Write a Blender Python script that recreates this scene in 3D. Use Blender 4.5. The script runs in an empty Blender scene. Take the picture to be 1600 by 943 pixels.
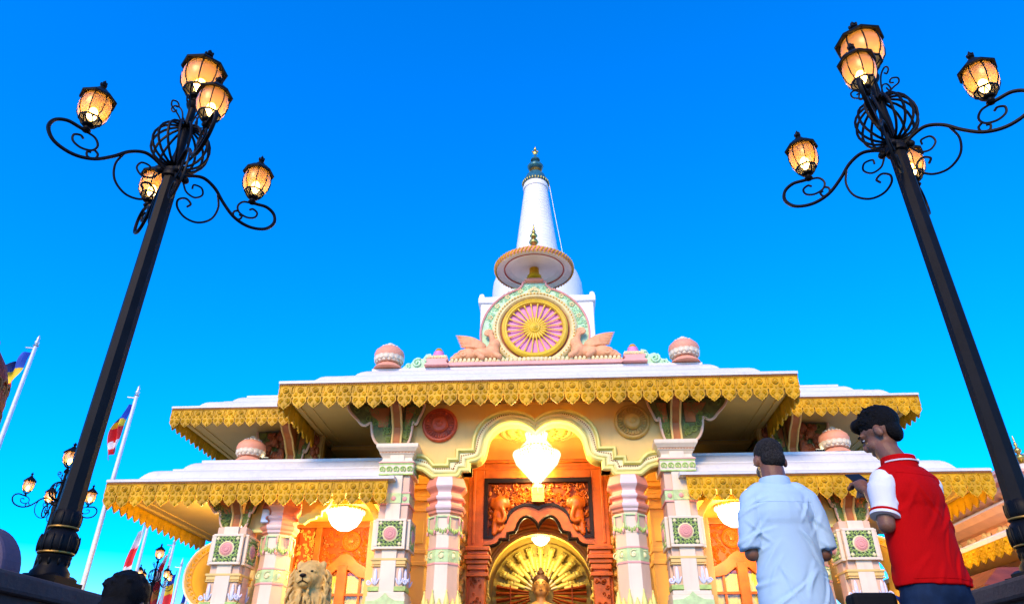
import bpy, math, random
from math import sin, cos, pi, radians
from mathutils import Vector, Matrix, Euler, noise
random.seed(7)
SC = bpy.context.scene
COL = SC.collection

# ------------------------------------------------------------------ camera
PITCH, YAW, ROLL = 0.5224, -0.0579, 0.0035
cam_d = bpy.data.cameras.new('camera'); cam = bpy.data.objects.new('camera', cam_d); COL.objects.link(cam)
fw = Vector((sin(YAW)*cos(PITCH), cos(YAW)*cos(PITCH), sin(PITCH)))
rt = Vector((cos(YAW), -sin(YAW), 0)); up = rt.cross(fw)
r2 = cos(ROLL)*rt + sin(ROLL)*up; u2 = -sin(ROLL)*rt + cos(ROLL)*up
mx = Matrix((r2, u2, -fw)).transposed().to_4x4(); mx.translation = (0.3917, 0, 0.4)
cam.matrix_world = mx
cam_d.sensor_width = 36; cam_d.lens = 1116.7/1600*36; cam_d.clip_end = 3000; cam_d.clip_start = .05
SC.camera = cam

# ------------------------------------------------------------------ light
SUN_EL, SUN_AZ = radians(31), radians(196)      # low evening light from behind the camera, azimuth clockwise from +Y
world = bpy.data.worlds.new('World'); SC.world = world; world.use_nodes = True
nt = world.node_tree; nt.nodes.clear()
sky = nt.nodes.new('ShaderNodeTexSky'); sky.sky_type = 'NISHITA'; sky.sun_disc = False
sky.sun_elevation = SUN_EL; sky.sun_rotation = SUN_AZ; sky.altitude = 100
sky.air_density = 1.0; sky.dust_density = 0.0; sky.ozone_density = 3.0
hs = nt.nodes.new('ShaderNodeHueSaturation'); hs.inputs['Saturation'].default_value = 1.75; hs.inputs['Value'].default_value = 1.0; hs.inputs['Hue'].default_value = .5
bgn = nt.nodes.new('ShaderNodeBackground'); bgn.inputs['Strength'].default_value = 0.15
wo = nt.nodes.new('ShaderNodeOutputWorld')
nt.links.new(sky.outputs[0], hs.inputs['Color']); tint = nt.nodes.new('ShaderNodeMix'); tint.data_type = 'RGBA'; tint.blend_type = 'MULTIPLY'; tint.inputs[0].default_value = 1; tint.inputs[7].default_value = (.75, .88, 1.22, 1)
nt.links.new(hs.outputs[0], tint.inputs[6]); nt.links.new(tint.outputs[2], bgn.inputs[0]); nt.links.new(bgn.outputs[0], wo.inputs[0])
sd = bpy.data.lights.new('sun', 'SUN'); sd.energy = 1.7; sd.angle = radians(20); sd.color = (1, .70, .34)
so = bpy.data.objects.new('sun', sd); COL.objects.link(so)
tos = Vector((sin(SUN_AZ)*cos(SUN_EL), cos(SUN_AZ)*cos(SUN_EL), sin(SUN_EL)))
so.rotation_euler = tos.to_track_quat('Z', 'Y').to_euler(); so.location = tos*60
SC.view_settings.view_transform = 'Standard'; SC.view_settings.look = 'None'
SC.view_settings.gamma = 1; SC.view_settings.use_curve_mapping = False; SC.view_settings.exposure = 1.3
SC.render.engine = 'CYCLES'; SC.cycles.use_denoising = True
SC.cycles.max_bounces = 8; SC.cycles.sample_clamp_indirect = 3; SC.cycles.caustics_reflective = False; SC.cycles.caustics_refractive = False

# ------------------------------------------------------------------ materials
MAT = {}
def M(name, col, rough=.6, var=.12, scale=2.5, bump=0.0, bscale=25, metal=0, streak=0, spec=.5, emit=None, est=0, trans=0, rnd=0):
    m = bpy.data.materials.new(name); m.use_nodes = True; n = m.node_tree; L = n.links
    b = n.nodes['Principled BSDF']
    b.inputs['Roughness'].default_value = rough; b.inputs['Metallic'].default_value = metal
    b.inputs['Specular IOR Level'].default_value = spec
    tc = n.nodes.new('ShaderNodeNewGeometry')
    ns = n.nodes.new('ShaderNodeTexNoise'); ns.inputs['Scale'].default_value = scale; ns.inputs['Detail'].default_value = 6
    L.new(tc.outputs['Position'], ns.inputs['Vector'])
    mx = n.nodes.new('ShaderNodeMix'); mx.data_type = 'RGBA'
    mx.inputs[6].default_value = (*[c*(1-var) for c in col], 1); mx.inputs[7].default_value = (*[min(1, c*(1+var)) for c in col], 1)
    rp = n.nodes.new('ShaderNodeMapRange'); rp.inputs[1].default_value = .3; rp.inputs[2].default_value = .7
    L.new(ns.outputs[0], rp.inputs[0]); L.new(rp.outputs[0], mx.inputs[0])
    out = mx.outputs[2]
    if streak:
        mp = n.nodes.new('ShaderNodeMapping'); mp.inputs['Scale'].default_value = (5, 5, .6); L.new(tc.outputs['Position'], mp.inputs[0])
        s2 = n.nodes.new('ShaderNodeTexNoise'); s2.inputs['Scale'].default_value = 2.2; s2.inputs['Detail'].default_value = 8; L.new(mp.outputs[0], s2.inputs['Vector'])
        r2_ = n.nodes.new('ShaderNodeMapRange'); r2_.inputs[1].default_value = .52; r2_.inputs[2].default_value = .8; r2_.inputs[4].default_value = streak
        L.new(s2.outputs[0], r2_.inputs[0])
        m2 = n.nodes.new('ShaderNodeMix'); m2.data_type = 'RGBA'; m2.inputs[7].default_value = (*[c*.45 for c in col], 1)
        L.new(r2_.outputs[0], m2.inputs[0]); L.new(out, m2.inputs[6]); out = m2.outputs[2]
    if rnd:      # each copy of a cast piece is a little lighter or darker than its neighbour
        oi = n.nodes.new('ShaderNodeObjectInfo'); hv = n.nodes.new('ShaderNodeHueSaturation'); rr_ = n.nodes.new('ShaderNodeMapRange'); rr_.inputs[3].default_value = 1-rnd; rr_.inputs[4].default_value = 1+rnd*.6
        L.new(oi.outputs['Random'], rr_.inputs[0]); L.new(rr_.outputs[0], hv.inputs['Value']); L.new(out, hv.inputs['Color']); out = hv.outputs[0]
    L.new(out, b.inputs['Base Color'])
    if bump:
        nb = n.nodes.new('ShaderNodeTexNoise'); nb.inputs['Scale'].default_value = bscale; nb.inputs['Detail'].default_value = 5; L.new(tc.outputs['Position'], nb.inputs['Vector'])
        bp = n.nodes.new('ShaderNodeBump'); bp.inputs['Strength'].default_value = bump; bp.inputs['Distance'].default_value = .02
        L.new(nb.outputs[0], bp.inputs['Height']); L.new(bp.outputs[0], b.inputs['Normal'])
    if emit:
        b.inputs['Emission Color'].default_value = (*emit, 1); b.inputs['Emission Strength'].default_value = est
    MAT[name] = m
    return m
M('white', (.69, .67, .64), .5, .06, 1.2, .06, 60, streak=.26)
M('white_stupa', (.84, .82, .78), .5, .04, 1, streak=.1)
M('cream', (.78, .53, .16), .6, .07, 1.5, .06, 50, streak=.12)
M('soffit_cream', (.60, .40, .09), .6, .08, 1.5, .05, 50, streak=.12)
M('ivory', (.80, .67, .48), .5, .07, 2, .05, 60, streak=.18)
M('beige', (.74, .49, .33), .55, .07, 2, .05, 60, streak=.18)
M('gold', (.66, .35, .004), .45, .28, 3, .12, 90, spec=.25, rnd=.16, streak=.35)
M('gold_dark', (.28, .10, .008), .5, .2, 6, .1, 80, metal=.1)
M('coral', (.76, .27, .16), .55, .09, 3, .06, 50, streak=.15)
M('pale_coral', (.80, .46, .33), .6, .1, 3, .06, 50, streak=.2)
M('pink', (.80, .36, .31), .55, .08, 4)
M('magenta_pink', (.74, .26, .50), .55, .08, 6)
M('mint', (.50, .78, .48), .6, .16, 8, .3, 45)
M('leaf_green', (.42, .58, .15), .6, .25, 9, .4, 40)
M('band_green', (.52, .68, .30), .6, .18, 8, .3, 45)
M('olive', (.13, .14, .03), .65, .35, 7, .5, 30)
M('bracket_leaf', (.17, .21, .03), .6, .25, 7, .4, 30)
M('lime', (.78, .73, .20), .5, .12, 3, .05, 40, streak=.1)
M('palelime', (.84, .78, .40), .5, .08, 3, .05, 40, streak=.1)
M('yellow_paint', (.82, .54, .04), .4, .1, 5)
M('paleyellow', (.82, .70, .35), .5, .12, 6, .2, 40)
M('dull_orange', (.42, .13, .025), .6, .2, 4, .15, 30)
M('rust', (.30, .075, .02), .65, .3, 8, .5, 25)
M('redrose', (.55, .075, .02), .5, .2, 8, .2, 30)
M('goldrose', (.58, .34, .06), .5, .15, 8, .2, 30)
M('wood', (.42, .088, .008), .40, .3, 5, .15, 35, spec=.3)
M('wood_dark', (.26, .045, .006), .45, .25, 5, .15, 35, spec=.2)
M('blacktrim', (.012, .006, .004), .4, .2, 8, spec=.15)
M('yellowwall', (.82, .56, .10), .55, .1, 2, .05, 40)
M('old_gold', (.50, .36, .05), .5, .3, 8, .3, 20)
M('orangewall', (.80, .50, .12), .55, .1, 2, .05, 40)
M('interior_shade', (.008, .006, .004), .9, .2, 2, spec=.05)
M('navy', (.05, .07, .06), .6, .2, 9)
M('iron', (.0035, .004, .0055), .5, .3, 9, .03, 60, spec=.12)
M('irongold', (.30, .17, .03), .45, .3, 12, metal=.5)
M('teal', (.04, .16, .18), .3, .2, 5, metal=.3)
M('brass', (.62, .40, .10), .28, .15, 8, metal=.9)
M('terracotta', (.78, .33, .20), .6, .08, 3, .08, 40, streak=.1)
M('salmon', (.82, .38, .17), .6, .16, 7, .12, 50, streak=.15)
M('stone_lion', (.60, .37, .10), .6, .22, 9, .35, 40)
M('skin', (.165, .073, .042), .45, .2, 14, .15, 120, spec=.35)
M('hair', (.0022, .0022, .0026), .6, .35, 60, .5, 220, spec=.12)
M('greyhair', (.028, .026, .025), .75, .7, 120, .8, 260, spec=.08)
M('shirt_blue', (.36, .52, .66), .85, .05, 6, .10, 260, spec=.1)
M('cloth_red', (.40, .002, .003), .85, .10, 6, .10, 260, spec=.06)
M('cloth_white', (.66, .68, .72), .85, .04, 6, .12, 300, spec=.1)
M('trouser', (.006, .008, .015), .8, .2, 8, .1, 200, spec=.1)
M('jeans', (.008, .02, .05), .8, .25, 20, .1, 200, spec=.1)
M('blackbag', (.005, .005, .006), .7, .2, 20, spec=.1)
M('flag_blue', (.02, .08, .50), .7, .1, 6); M('flag_yellow', (.80, .55, .02), .7, .1, 6); M('flag_red', (.70, .02, .02), .7, .1, 6)
M('flag_white', (.80, .80, .80), .7, .05, 6); M('flag_orange', (.80, .22, .02), .7, .1, 6)
M('pole_white', (.72, .73, .75), .35, .08, 6)
M('stone_wall', (.055, .047, .05), .8, .25, 3, .3, 30, streak=.3, spec=.2)
M('lavender', (.085, .065, .10), .7, .2, 3, .2, 30, streak=.2, spec=.15)
M('carved_red', (.30, .022, .008), .55, .4, 10, .6, 25, spec=.2)
M('steel', (.55, .56, .58), .4, .1, 6, metal=.6)
M('greybox', (.55, .55, .50), .5, .05, 5)
M('goldstatue', (.75, .60, .14), .4, .12, 6, .08, 40, metal=.15)
M('buddha_skin', (.50, .25, .07), .45, .06, 5)
M('buddha_hair', (.05, .015, .008), .5, .4, 40, .8, 60)
M('phone_black', (.01, .011, .012), .6, .1, 5, spec=.1)
M('curtain', (.72, .62, .10), .7, .15, 4)
M('bluepetal', (.70, .70, .82), .6, .1, 6)

def emission(name, col, strength):
    m = bpy.data.materials.new(name); m.use_nodes = True; n = m.node_tree; n.nodes.clear()
    e = n.nodes.new('ShaderNodeEmission'); e.inputs[0].default_value = (*col, 1); e.inputs[1].default_value = strength
    o = n.nodes.new('ShaderNodeOutputMaterial'); n.links.new(e.outputs[0], o.inputs[0]); MAT[name] = m
emission('bulb', (1, .56, .14), 12)
emission('crystal', (1, .88, .56), .95)
emission('crystal_core', (1, .90, .66), 2.4)
emission('bowl_glow', (1, .92, .70), 3.2)
emission('far_pane', (1, .72, .38), 1.6)
def pane_mat():
    m = bpy.data.materials.new('lantern_glass'); m.use_nodes = True; n = m.node_tree; n.nodes.clear(); L = n.links
    tr = n.nodes.new('ShaderNodeBsdfTranslucent'); tr.inputs[0].default_value = (.95, .53, .14, 1)
    tp = n.nodes.new('ShaderNodeBsdfTransparent'); tp.inputs[0].default_value = (1, .86, .62, 1)
    gl = n.nodes.new('ShaderNodeBsdfGlossy'); gl.inputs['Roughness'].default_value = .3; gl.inputs[0].default_value = (.9, .9, .95, 1)
    tcn = n.nodes.new('ShaderNodeTexCoord'); ns = n.nodes.new('ShaderNodeTexNoise'); ns.inputs['Scale'].default_value = 9
    mp = n.nodes.new('ShaderNodeMapping'); mp.inputs['Scale'].default_value = (1, 1, 5); L.new(tcn.outputs['Object'], mp.inputs[0]); L.new(mp.outputs[0], ns.inputs['Vector'])
    bp = n.nodes.new('ShaderNodeBump'); bp.inputs['Strength'].default_value = .4; bp.inputs['Distance'].default_value = .02; L.new(ns.outputs[0], bp.inputs['Height']); m1 = n.nodes.new('ShaderNodeMixShader'); m1.inputs[0].default_value = .62; L.new(tr.outputs[0], m1.inputs[1]); L.new(tp.outputs[0], m1.inputs[2])
    fr = n.nodes.new('ShaderNodeFresnel'); fr.inputs[0].default_value = 1.5
    m2 = n.nodes.new('ShaderNodeMixShader'); L.new(fr.outputs[0], m2.inputs[0]); L.new(m1.outputs[0], m2.inputs[1]); L.new(gl.outputs[0], m2.inputs[2])
    o = n.nodes.new('ShaderNodeOutputMaterial'); L.new(m2.outputs[0], o.inputs[0]); MAT['lantern_glass'] = m
pane_mat()
def glass_mat():
    m = bpy.data.materials.new('window_glass'); m.use_nodes = True; n = m.node_tree; n.nodes.clear(); L = n.links
    tp = n.nodes.new('ShaderNodeBsdfTransparent'); gl = n.nodes.new('ShaderNodeBsdfGlossy'); gl.inputs['Roughness'].default_value = .03
    fr = n.nodes.new('ShaderNodeFresnel'); fr.inputs[0].default_value = 1.5
    m2 = n.nodes.new('ShaderNodeMixShader'); L.new(fr.outputs[0], m2.inputs[0]); L.new(tp.outputs[0], m2.inputs[1]); L.new(gl.outputs[0], m2.inputs[2])
    o = n.nodes.new('ShaderNodeOutputMaterial'); L.new(m2.outputs[0], o.inputs[0]); MAT['window_glass'] = m
glass_mat()

# ------------------------------------------------------------------ mesh helpers
class MB:
    def __init__(s): s.v = []; s.f = []; s.m = []; s.cur = 0
    def add(s, vs, fs):
        o = len(s.v); s.v += [tuple(p) for p in vs]; s.f += [tuple(i+o for i in f) for f in fs]; s.m += [s.cur]*len(fs); return s
    def box(s, x0, x1, y0, y1, z0, z1):
        if x0 > x1: x0, x1 = x1, x0
        vs = [(x, y, z) for z in (z0, z1) for y in (y0, y1) for x in (x0, x1)]
        return s.add(vs, [(0, 2, 3, 1), (4, 5, 7, 6), (0, 1, 5, 4), (2, 6, 7, 3), (0, 4, 6, 2), (1, 3, 7, 5)])
    def prism(s, poly, axis, a0, a1):
        # polygon in the two other axes (x,y,z order), extruded along axis
        def P(u, w, a): return {'x': (a, u, w), 'y': (u, a, w), 'z': (u, w, a)}[axis]
        n = len(poly); vs = [P(u, w, a0) for u, w in poly] + [P(u, w, a1) for u, w in poly]
        ar = sum(poly[i][0]*poly[(i+1) % n][1] - poly[(i+1) % n][0]*poly[i][1] for i in range(n))
        fl = (ar > 0) == (axis != 'y')
        if a1 < a0: fl = not fl
        fs = [tuple(range(n)), tuple(range(2*n-1, n-1, -1))] + [(i, n+i, n+(i+1) % n, (i+1) % n) for i in range(n)]
        if fl: fs = [tuple(reversed(f)) for f in fs]
        return s.add(vs, fs)
    def lathe(s, prof, n=24, c=(0, 0, 0), sx=1, sy=1, ph=0, cap=True):
        vs = []; k = len(prof)
        for r, z in prof:
            for i in range(n):
                a = 2*pi*i/n + ph; vs.append((c[0]+r*cos(a)*sx, c[1]+r*sin(a)*sy, c[2]+z))
        fs = [(j*n+i, j*n+(i+1) % n, (j+1)*n+(i+1) % n, (j+1)*n+i) for j in range(k-1) for i in range(n)]
        if cap:
            if prof[0][0] > 1e-4: fs.append(tuple(range(n-1, -1, -1)))
            if prof[-1][0] > 1e-4: fs.append(tuple((k-1)*n+i for i in range(n)))
        return s.add(vs, fs)
    def lathe_y(s, prof, n=24, c=(0, 0, 0), ph=0):
        # profile (r, d): d = distance towards -y (towards the viewer of the facade)
        vs = []; k = len(prof)
        for r, d in prof:
            for i in range(n):
                a = 2*pi*i/n + ph; vs.append((c[0]+r*cos(a), c[1]-d, c[2]+r*sin(a)))
        fs = [(j*n+i, j*n+(i+1) % n, (j+1)*n+(i+1) % n, (j+1)*n+i) for j in range(k-1) for i in range(n)]
        if prof[0][0] > 1e-4: fs.append(tuple(range(n-1, -1, -1)))
        if prof[-1][0] > 1e-4: fs.append(tuple((k-1)*n+i for i in range(n)))
        return s.add(vs, fs)
    def ell(s, c, r, n=16, k=10, rot=None):
        if not hasattr(r, '__len__'): r = (r, r, r)
        vs = []
        for j in range(k+1):
            t = pi*j/k
            for i in range(n):
                a = 2*pi*i/n; p = Vector((r[0]*sin(t)*cos(a), r[1]*sin(t)*sin(a), -r[2]*cos(t)))
                if rot: p = Euler(rot).to_matrix() @ p
                vs.append((c[0]+p.x, c[1]+p.y, c[2]+p.z))
        fs = [(j*n+i, j*n+(i+1) % n, (j+1)*n+(i+1) % n, (j+1)*n+i) for j in range(k) for i in range(n)]
        return s.add(vs, fs)
    def tube(s, pts, r, n=6, closed=False, flat=None):
        pts = [Vector(p) for p in pts]; k = len(pts); rr = r if hasattr(r, '__len__') else [r]*k
        vs = []; ref = None
        for j, p in enumerate(pts):
            if closed: t = pts[(j+1) % k]-pts[j-1]
            else: t = pts[min(j+1, k-1)]-pts[max(j-1, 0)]
            if t.length < 1e-9: t = Vector((0, 0, 1))
            t.normalize()
            if ref is None:
                ref = Vector((0, 1, 0)) if abs(t.y) < .8 else Vector((1, 0, 0))
            b = t.cross(ref)
            if b.length < 1e-6: b = t.orthogonal()
            b.normalize(); nn = b.cross(t); ref = nn
            for i in range(n):
                a = 2*pi*i/n; fa, fb = (1, 1) if flat is None else flat
                vs.append(p + (b*cos(a)*fa + nn*sin(a)*fb)*rr[j])
        m = k if closed else k-1
        fs = [(j*n+i, j*n+(i+1) % n, ((j+1) % k)*n+(i+1) % n, ((j+1) % k)*n+i) for j in range(m) for i in range(n)]
        if not closed: fs += [tuple(range(n-1, -1, -1)), tuple((k-1)*n+i for i in range(n))]
        return s.add(vs, fs)
    def cap(s, a, b, ra, rb, n=12):
        a, b = Vector(a), Vector(b); s.ell(a, ra, n, 8); s.ell(b, rb, n, 8)
        return s.tube([a, b], [ra, rb], n)
    def sweep(s, path, prof, y0, closed=False):
        # path: (x,z) points in the facade plane; prof: closed ring of (offset to the left of the path, depth towards -y)
        n = len(path); m = len(prof); vs = []
        for j, (x, z) in enumerate(path):
            a = path[j-1] if (j > 0 or closed) else None; b = path[(j+1) % n] if (j < n-1 or closed) else None
            def nrm(p, q):
                d = Vector((q[0]-p[0], q[1]-p[1])); d.normalize(); return Vector((-d.y, d.x))
            if a is None: nn = nrm((x, z), b)
            elif b is None: nn = nrm(a, (x, z))
            else:
                n1, n2 = nrm(a, (x, z)), nrm((x, z), b); nn = n1+n2
                if nn.length < .3: nn = n1
                else: nn.normalize(); nn = nn/max(.5, nn.dot(n1))
            for o, d in prof: vs.append((x+nn.x*o, y0-d, z+nn.y*o))
        k = n if closed else n-1
        fs = [(j*m+i, ((j+1) % n)*m+i, ((j+1) % n)*m+(i+1) % m, j*m+(i+1) % m) for j in range(k) for i in range(m)]
        if not closed: fs += [tuple(range(m)), tuple((n-1)*m+i for i in range(m-1, -1, -1))]
        return s.add(vs, fs)
    def spiral(s, c, r0, turns, rad, plane='xz', start=0, dirn=1, n=4, seg=10, flat=None, r1=None):
        pts = []; N = max(6, int(seg*turns)); r1 = r0*.15 if r1 is None else r1
        for i in range(N+1):
            t = i/N; a = start + dirn*2*pi*turns*t; r = r0 + (r1-r0)*t
            u, w = r*cos(a), r*sin(a)
            pts.append((c[0]+u, c[1], c[2]+w) if plane == 'xz' else ((c[0], c[1]+u, c[2]+w) if plane == 'yz' else (c[0]+u, c[1]+w, c[2])))
        return s.tube(pts, rad, n, flat=flat)
    def mesh(s, name, mats, smooth=None):
        me = bpy.data.meshes.new(name); me.from_pydata(s.v, [], s.f)
        for m in ([mats] if isinstance(mats, str) else mats): me.materials.append(MAT[m])
        me.polygons.foreach_set('material_index', s.m)
        if smooth is not None:
            me.polygons.foreach_set('use_smooth', [True]*len(me.polygons)); me.update()
            me.set_sharp_from_angle(angle=radians(smooth))
        me.update(); return me

WL = {}      # world location of each object (all parents of these trees are unrotated while built)
def root(name, label, cat, loc=(0, 0, 0), group=None):
    o = bpy.data.objects.new(name, None); COL.objects.link(o); o.location = loc; o.empty_display_size = .1
    o['label'] = label; o['category'] = cat
    if group: o['group'] = group
    WL[o.name] = Vector(loc); return o
def put(name, me, parent=None, at=(0, 0, 0), rotz=0, bevel=0, kind=None, rot=None):
    o = bpy.data.objects.new(name, me); COL.objects.link(o); at = Vector(at)
    if parent is not None: o.parent = parent; o.location = at-WL[parent.name]
    else: o.location = at
    if rotz: o.rotation_euler.z = rotz
    if rot: o.rotation_euler = rot
    if bevel:
        b = o.modifiers.new('bevel', 'BEVEL'); b.width = bevel; b.segments = 2; b.limit_method = 'ANGLE'; b.angle_limit = radians(35)
    if kind: o['kind'] = kind
    WL[o.name] = at; return o
def ob(name, mb, mat, parent=None, smooth=None, bevel=0, kind=None):
    return put(name, mb.mesh(name, mat, smooth), parent, bevel=bevel, kind=kind)
def tag(o, label, cat, group=None):
    o['label'] = label; o['category'] = cat
    if group: o['group'] = group
    return o
def copy_tree(o, parent=None):
    c = o.copy(); COL.objects.link(c); c.parent = parent
    for ch in o.children: copy_tree(ch, c)
    return c
def remesh(mb, name, mat, voxel, smooth=4, disp=None):
    me = mb.mesh(name+'_src', mat); o = bpy.data.objects.new('tmp', me); COL.objects.link(o)
    r = o.modifiers.new('r', 'REMESH'); r.mode = 'VOXEL'; r.voxel_size = voxel; r.use_smooth_shade = True
    if smooth:
        s = o.modifiers.new('s', 'SMOOTH'); s.factor = .5; s.iterations = smooth
    dg = bpy.context.evaluated_depsgraph_get(); ne = bpy.data.meshes.new_from_object(o.evaluated_get(dg))
    bpy.data.objects.remove(o); bpy.data.meshes.remove(me); ne.name = name
    if not ne.materials: ne.materials.append(MAT[mat])
    if disp:
        nv = [v.normal.copy() for v in ne.vertices]
        for v, n in zip(ne.vertices, nv): v.co += n*disp(v.co)
    ne.polygons.foreach_set('use_smooth', [True]*len(ne.polygons)); ne.update()
    return ne
def arc(cx, cz, r, a0, a1, n=12, sx=1):
    return [(cx+sx*r*cos(radians(a0+(a1-a0)*i/n)), cz+r*sin(radians(a0+(a1-a0)*i/n))) for i in range(n+1)]
def bez(pts, n=10):
    # Catmull-Rom through the points
    P = [Vector(p) for p in pts]; P = [P[0]*2-P[1]]+P+[P[-1]*2-P[-2]]; out = []
    for i in range(1, len(P)-2):
        for k in range(n):
            t = k/n; a, b, c, d = P[i-1:i+3]
            out.append(.5*((2*b)+(c-a)*t+(2*a-5*b+4*c-d)*t*t+(3*b-a-3*c+d)*t**3))
    return out+[P[-2]]
def struct(name, mb, mat, **k):
    o = ob(name, mb, mat, **k); o['kind'] = 'structure'; return o
# ------------------------------------------------------------------ setting
g = MB(); g.add([(-900, -900, 0), (900, -900, 0), (900, 900, 0), (-900, 900, 0)], [(0, 1, 2, 3)])
M('paving', (.16, .13, .11), .8, .15, 1.5, .2, 12)
struct('ground', g, 'paving')

# ------------------------------------------------------------------ shared ornament meshes
def pendant_mesh():
    m = MB(); h = [(.5, 0), (.5, -.80), (.45, -.86), (.44, -.94), (.465, -1.02), (.465, -1.14), (.43, -1.24), (.37, -1.27), (.36, -1.36), (.28, -1.42), (.21, -1.44), (.17, -1.53), (.08, -1.56), (0, -1.66)]
    poly = h + [(-x, z) for x, z in reversed(h[:-1])]
    m.prism(poly, 'y', 0, .10)
    inner = [(x*.80, -.06+(z+.06)*.93 if z < 0 else -.06) for x, z in h]; inner = inner + [(-x, z) for x, z in reversed(inner[:-1])]
    m.prism(inner, 'y', -.035, .02)
    m.lathe_y([(.20, 0), (.20, .09), (.165, .12), (.145, .07), (.11, .07), (.10, .12), (.0, .17)], 12, (0, -.02, -.33))
    for s in (-1, 1):
        m.spiral((s*.31, -.05, -.66), .14, 1.2, .045, start=pi/2 if s > 0 else pi/2, dirn=s, n=4, seg=9)
        m.spiral((s*.20, -.05, -1.07), .17, 1.3, .05, start=-pi/2, dirn=s, n=4, seg=9)
        m.ell((s*.31, -.05, -.66), (.06, .06, .06), 6, 4); m.ell((s*.20, -.06, -1.07), (.065, .06, .065), 6, 4)
        m.ell((s*.42, -.04, -.12), (.05, .05, .05), 6, 4)
        m.tube([(s*.42, -.04, -.2), (s*.40, -.04, -.4), (s*.45, -.04, -.52)], .03, 4)
    m.ell((0, -.05, -.72), (.06, .05, .12), 6, 4); m.ell((0, -.05, -1.42), (.07, .05, .14), 6, 4)
    m.tube([(-.5, -.03, -.045), (.5, -.03, -.045)], .04, 4)
    return m.mesh('pendant', 'gold', 40)
PEND = pendant_mesh()
def lace(parent, p0, p1, z, w, nrm):
    # a run of pendants from p0 to p1 (x, y), outward normal nrm
    p0, p1 = Vector(p0), Vector(p1); L = (p1-p0).length; n = max(1, round(L/w)); s = L/n
    rz = {(0, -1): 0, (-1, 0): -pi/2, (1, 0): pi/2}[nrm]
    for i in range(n):
        q = p0+(p1-p0)*((i+.5)/n)
        o = put('pendant', PEND, parent, (q.x, q.y, z), rot=(random.uniform(-.03, .03), random.uniform(-.012, .012), rz)); o.scale = (s, w, w*random.uniform(.975, 1.02))
def eave_band(tmp, p0, p1, z, w, nrm):
    # backing strip, bead row
    (x0, y0), (x1, y1) = p0, p1; t = .05
    nx, ny = nrm
    tmp.box(min(x0, x1)-(0 if ny else (0 if nx > 0 else -.0)), max(x0, x1)+(t if not ny and nx < 0 else 0) + (0 if ny else 0), min(y0, y1), max(y0, y1)+(t if ny else 0), z, z+.05*w/.32) if ny else tmp.box(x0 if nx < 0 else x0-t, x0+t if nx < 0 else x0, min(y0, y1)+.06, max(y0, y1), z, z+.05*w/.32)
    L = math.hypot(x1-x0, y1-y0); n = int(L/(w*.12))
    for i in range(n):
        f = (i+.5)/n; tmp.ell((x0+(x1-x0)*f+nx*.005, y0+(y1-y0)*f+ny*.005, z+.02*w/.32), w*.05, 6, 4)
def roof(x0, x1, y0, y1, prof, ins=(1, 1, 1, 0)):
    m = MB(); vs = []
    for i, z in prof:
        a, b, c, d = x0+i*ins[0], x1-i*ins[1], y0+i*ins[2], y1-i*ins[3]
        vs += [(a, c, z), (b, c, z), (b, d, z), (a, d, z)]
    k = len(prof); fs = [(j*4+i, j*4+(i+1) % 4, (j+1)*4+(i+1) % 4, (j+1)*4+i) for j in range(k-1) for i in range(4)]
    fs += [((k-1)*4, (k-1)*4+1, (k-1)*4+2, (k-1)*4+3), (3, 2, 1, 0)]
    return m.add(vs, fs)
def ogee(z0, s=1.0, tot=None):
    P = [(0.03, 0), (-.015, .005), (-.015, .055), (.02, .075), (.36, .105), (.40, .15), (.44, .22), (.49, .30), (.55, .37), (.62, .42), (.72, .46), (.90, .485), (.895, .545), (.91, .555),
         (1.03, .575), (1.06, .62), (1.10, .68), (1.16, .74), (1.23, .79), (1.32, .82), (1.32, .88), (1.34, .89), (1.62, .90)]
    return [(i*s, z0+z*s) for i, z in P]
def scatter_relief(m, x0, x1, z0, z1, y, n, rs, rng, inside=None, depth=.05):
    for _ in range(n):
        x, z = rng.uniform(x0, x1), rng.uniform(z0, z1)
        if inside and not inside(x, z): continue
        r = rng.uniform(*rs); k = rng.random()
        if k < .6: m.spiral((x, y-depth*.4, z), r, rng.uniform(.9, 1.4), r*.26, start=rng.uniform(0, 6.3), dirn=rng.choice((-1, 1)), n=4, seg=8)
        elif k < .85: m.ell((x, y-depth*.3, z), (r*.5, depth*.8, r*.9), 6, 5, (0, rng.uniform(0, 3), 0))
        else: m.ell((x, y-depth*.4, z), (r*.45, depth, r*.45), 7, 5)

# ------------------------------------------------------------------ temple
C = .05
T = root('temple', 'pink and cream temple with gold fringed white roofs and a lit porch', 'temple', (C, 18, 0))
m = MB(); m.box(C-9, C+9, 14.05, 27, 0, 1.0); podium = ob('podium', m, 'stone_wall', T)
for i in range(5):
    m = MB(); m.box(C-4.6, C+4.6, 14.05-.32*(5-i), 14.05-.32*(4-i), 0, .18*(i+1)); ob('step', m, 'stone_wall', podium, bevel=.01)
# --- roofs
Z1, Z2, Z3 = 6.52, 4.52, 6.56
main_roof = ob('roof', roof(C-5.5, C+5.5, 14, 21, ogee(Z1+.045, 1.18)), 'white', T, smooth=30)
main_roof['label'] = 'white stepped roof over the porch'
hall_roof = ob('roof', roof(C-8.56, C+8.56, 15.38, 25, ogee(Z3+.045, .90)), 'white', T, smooth=30)
wroof = {}
for s in (-1, 1):
    a, b = (C-8.96, C-2.9) if s < 0 else (C+2.9, C+8.96)
    wroof[s] = ob('roof', roof(a, b, 14.34, 24, ogee(Z2+.045, .97), (1, 0, 1, 0) if s < 0 else (0, 1, 1, 0)), 'white', T, smooth=30)
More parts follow.
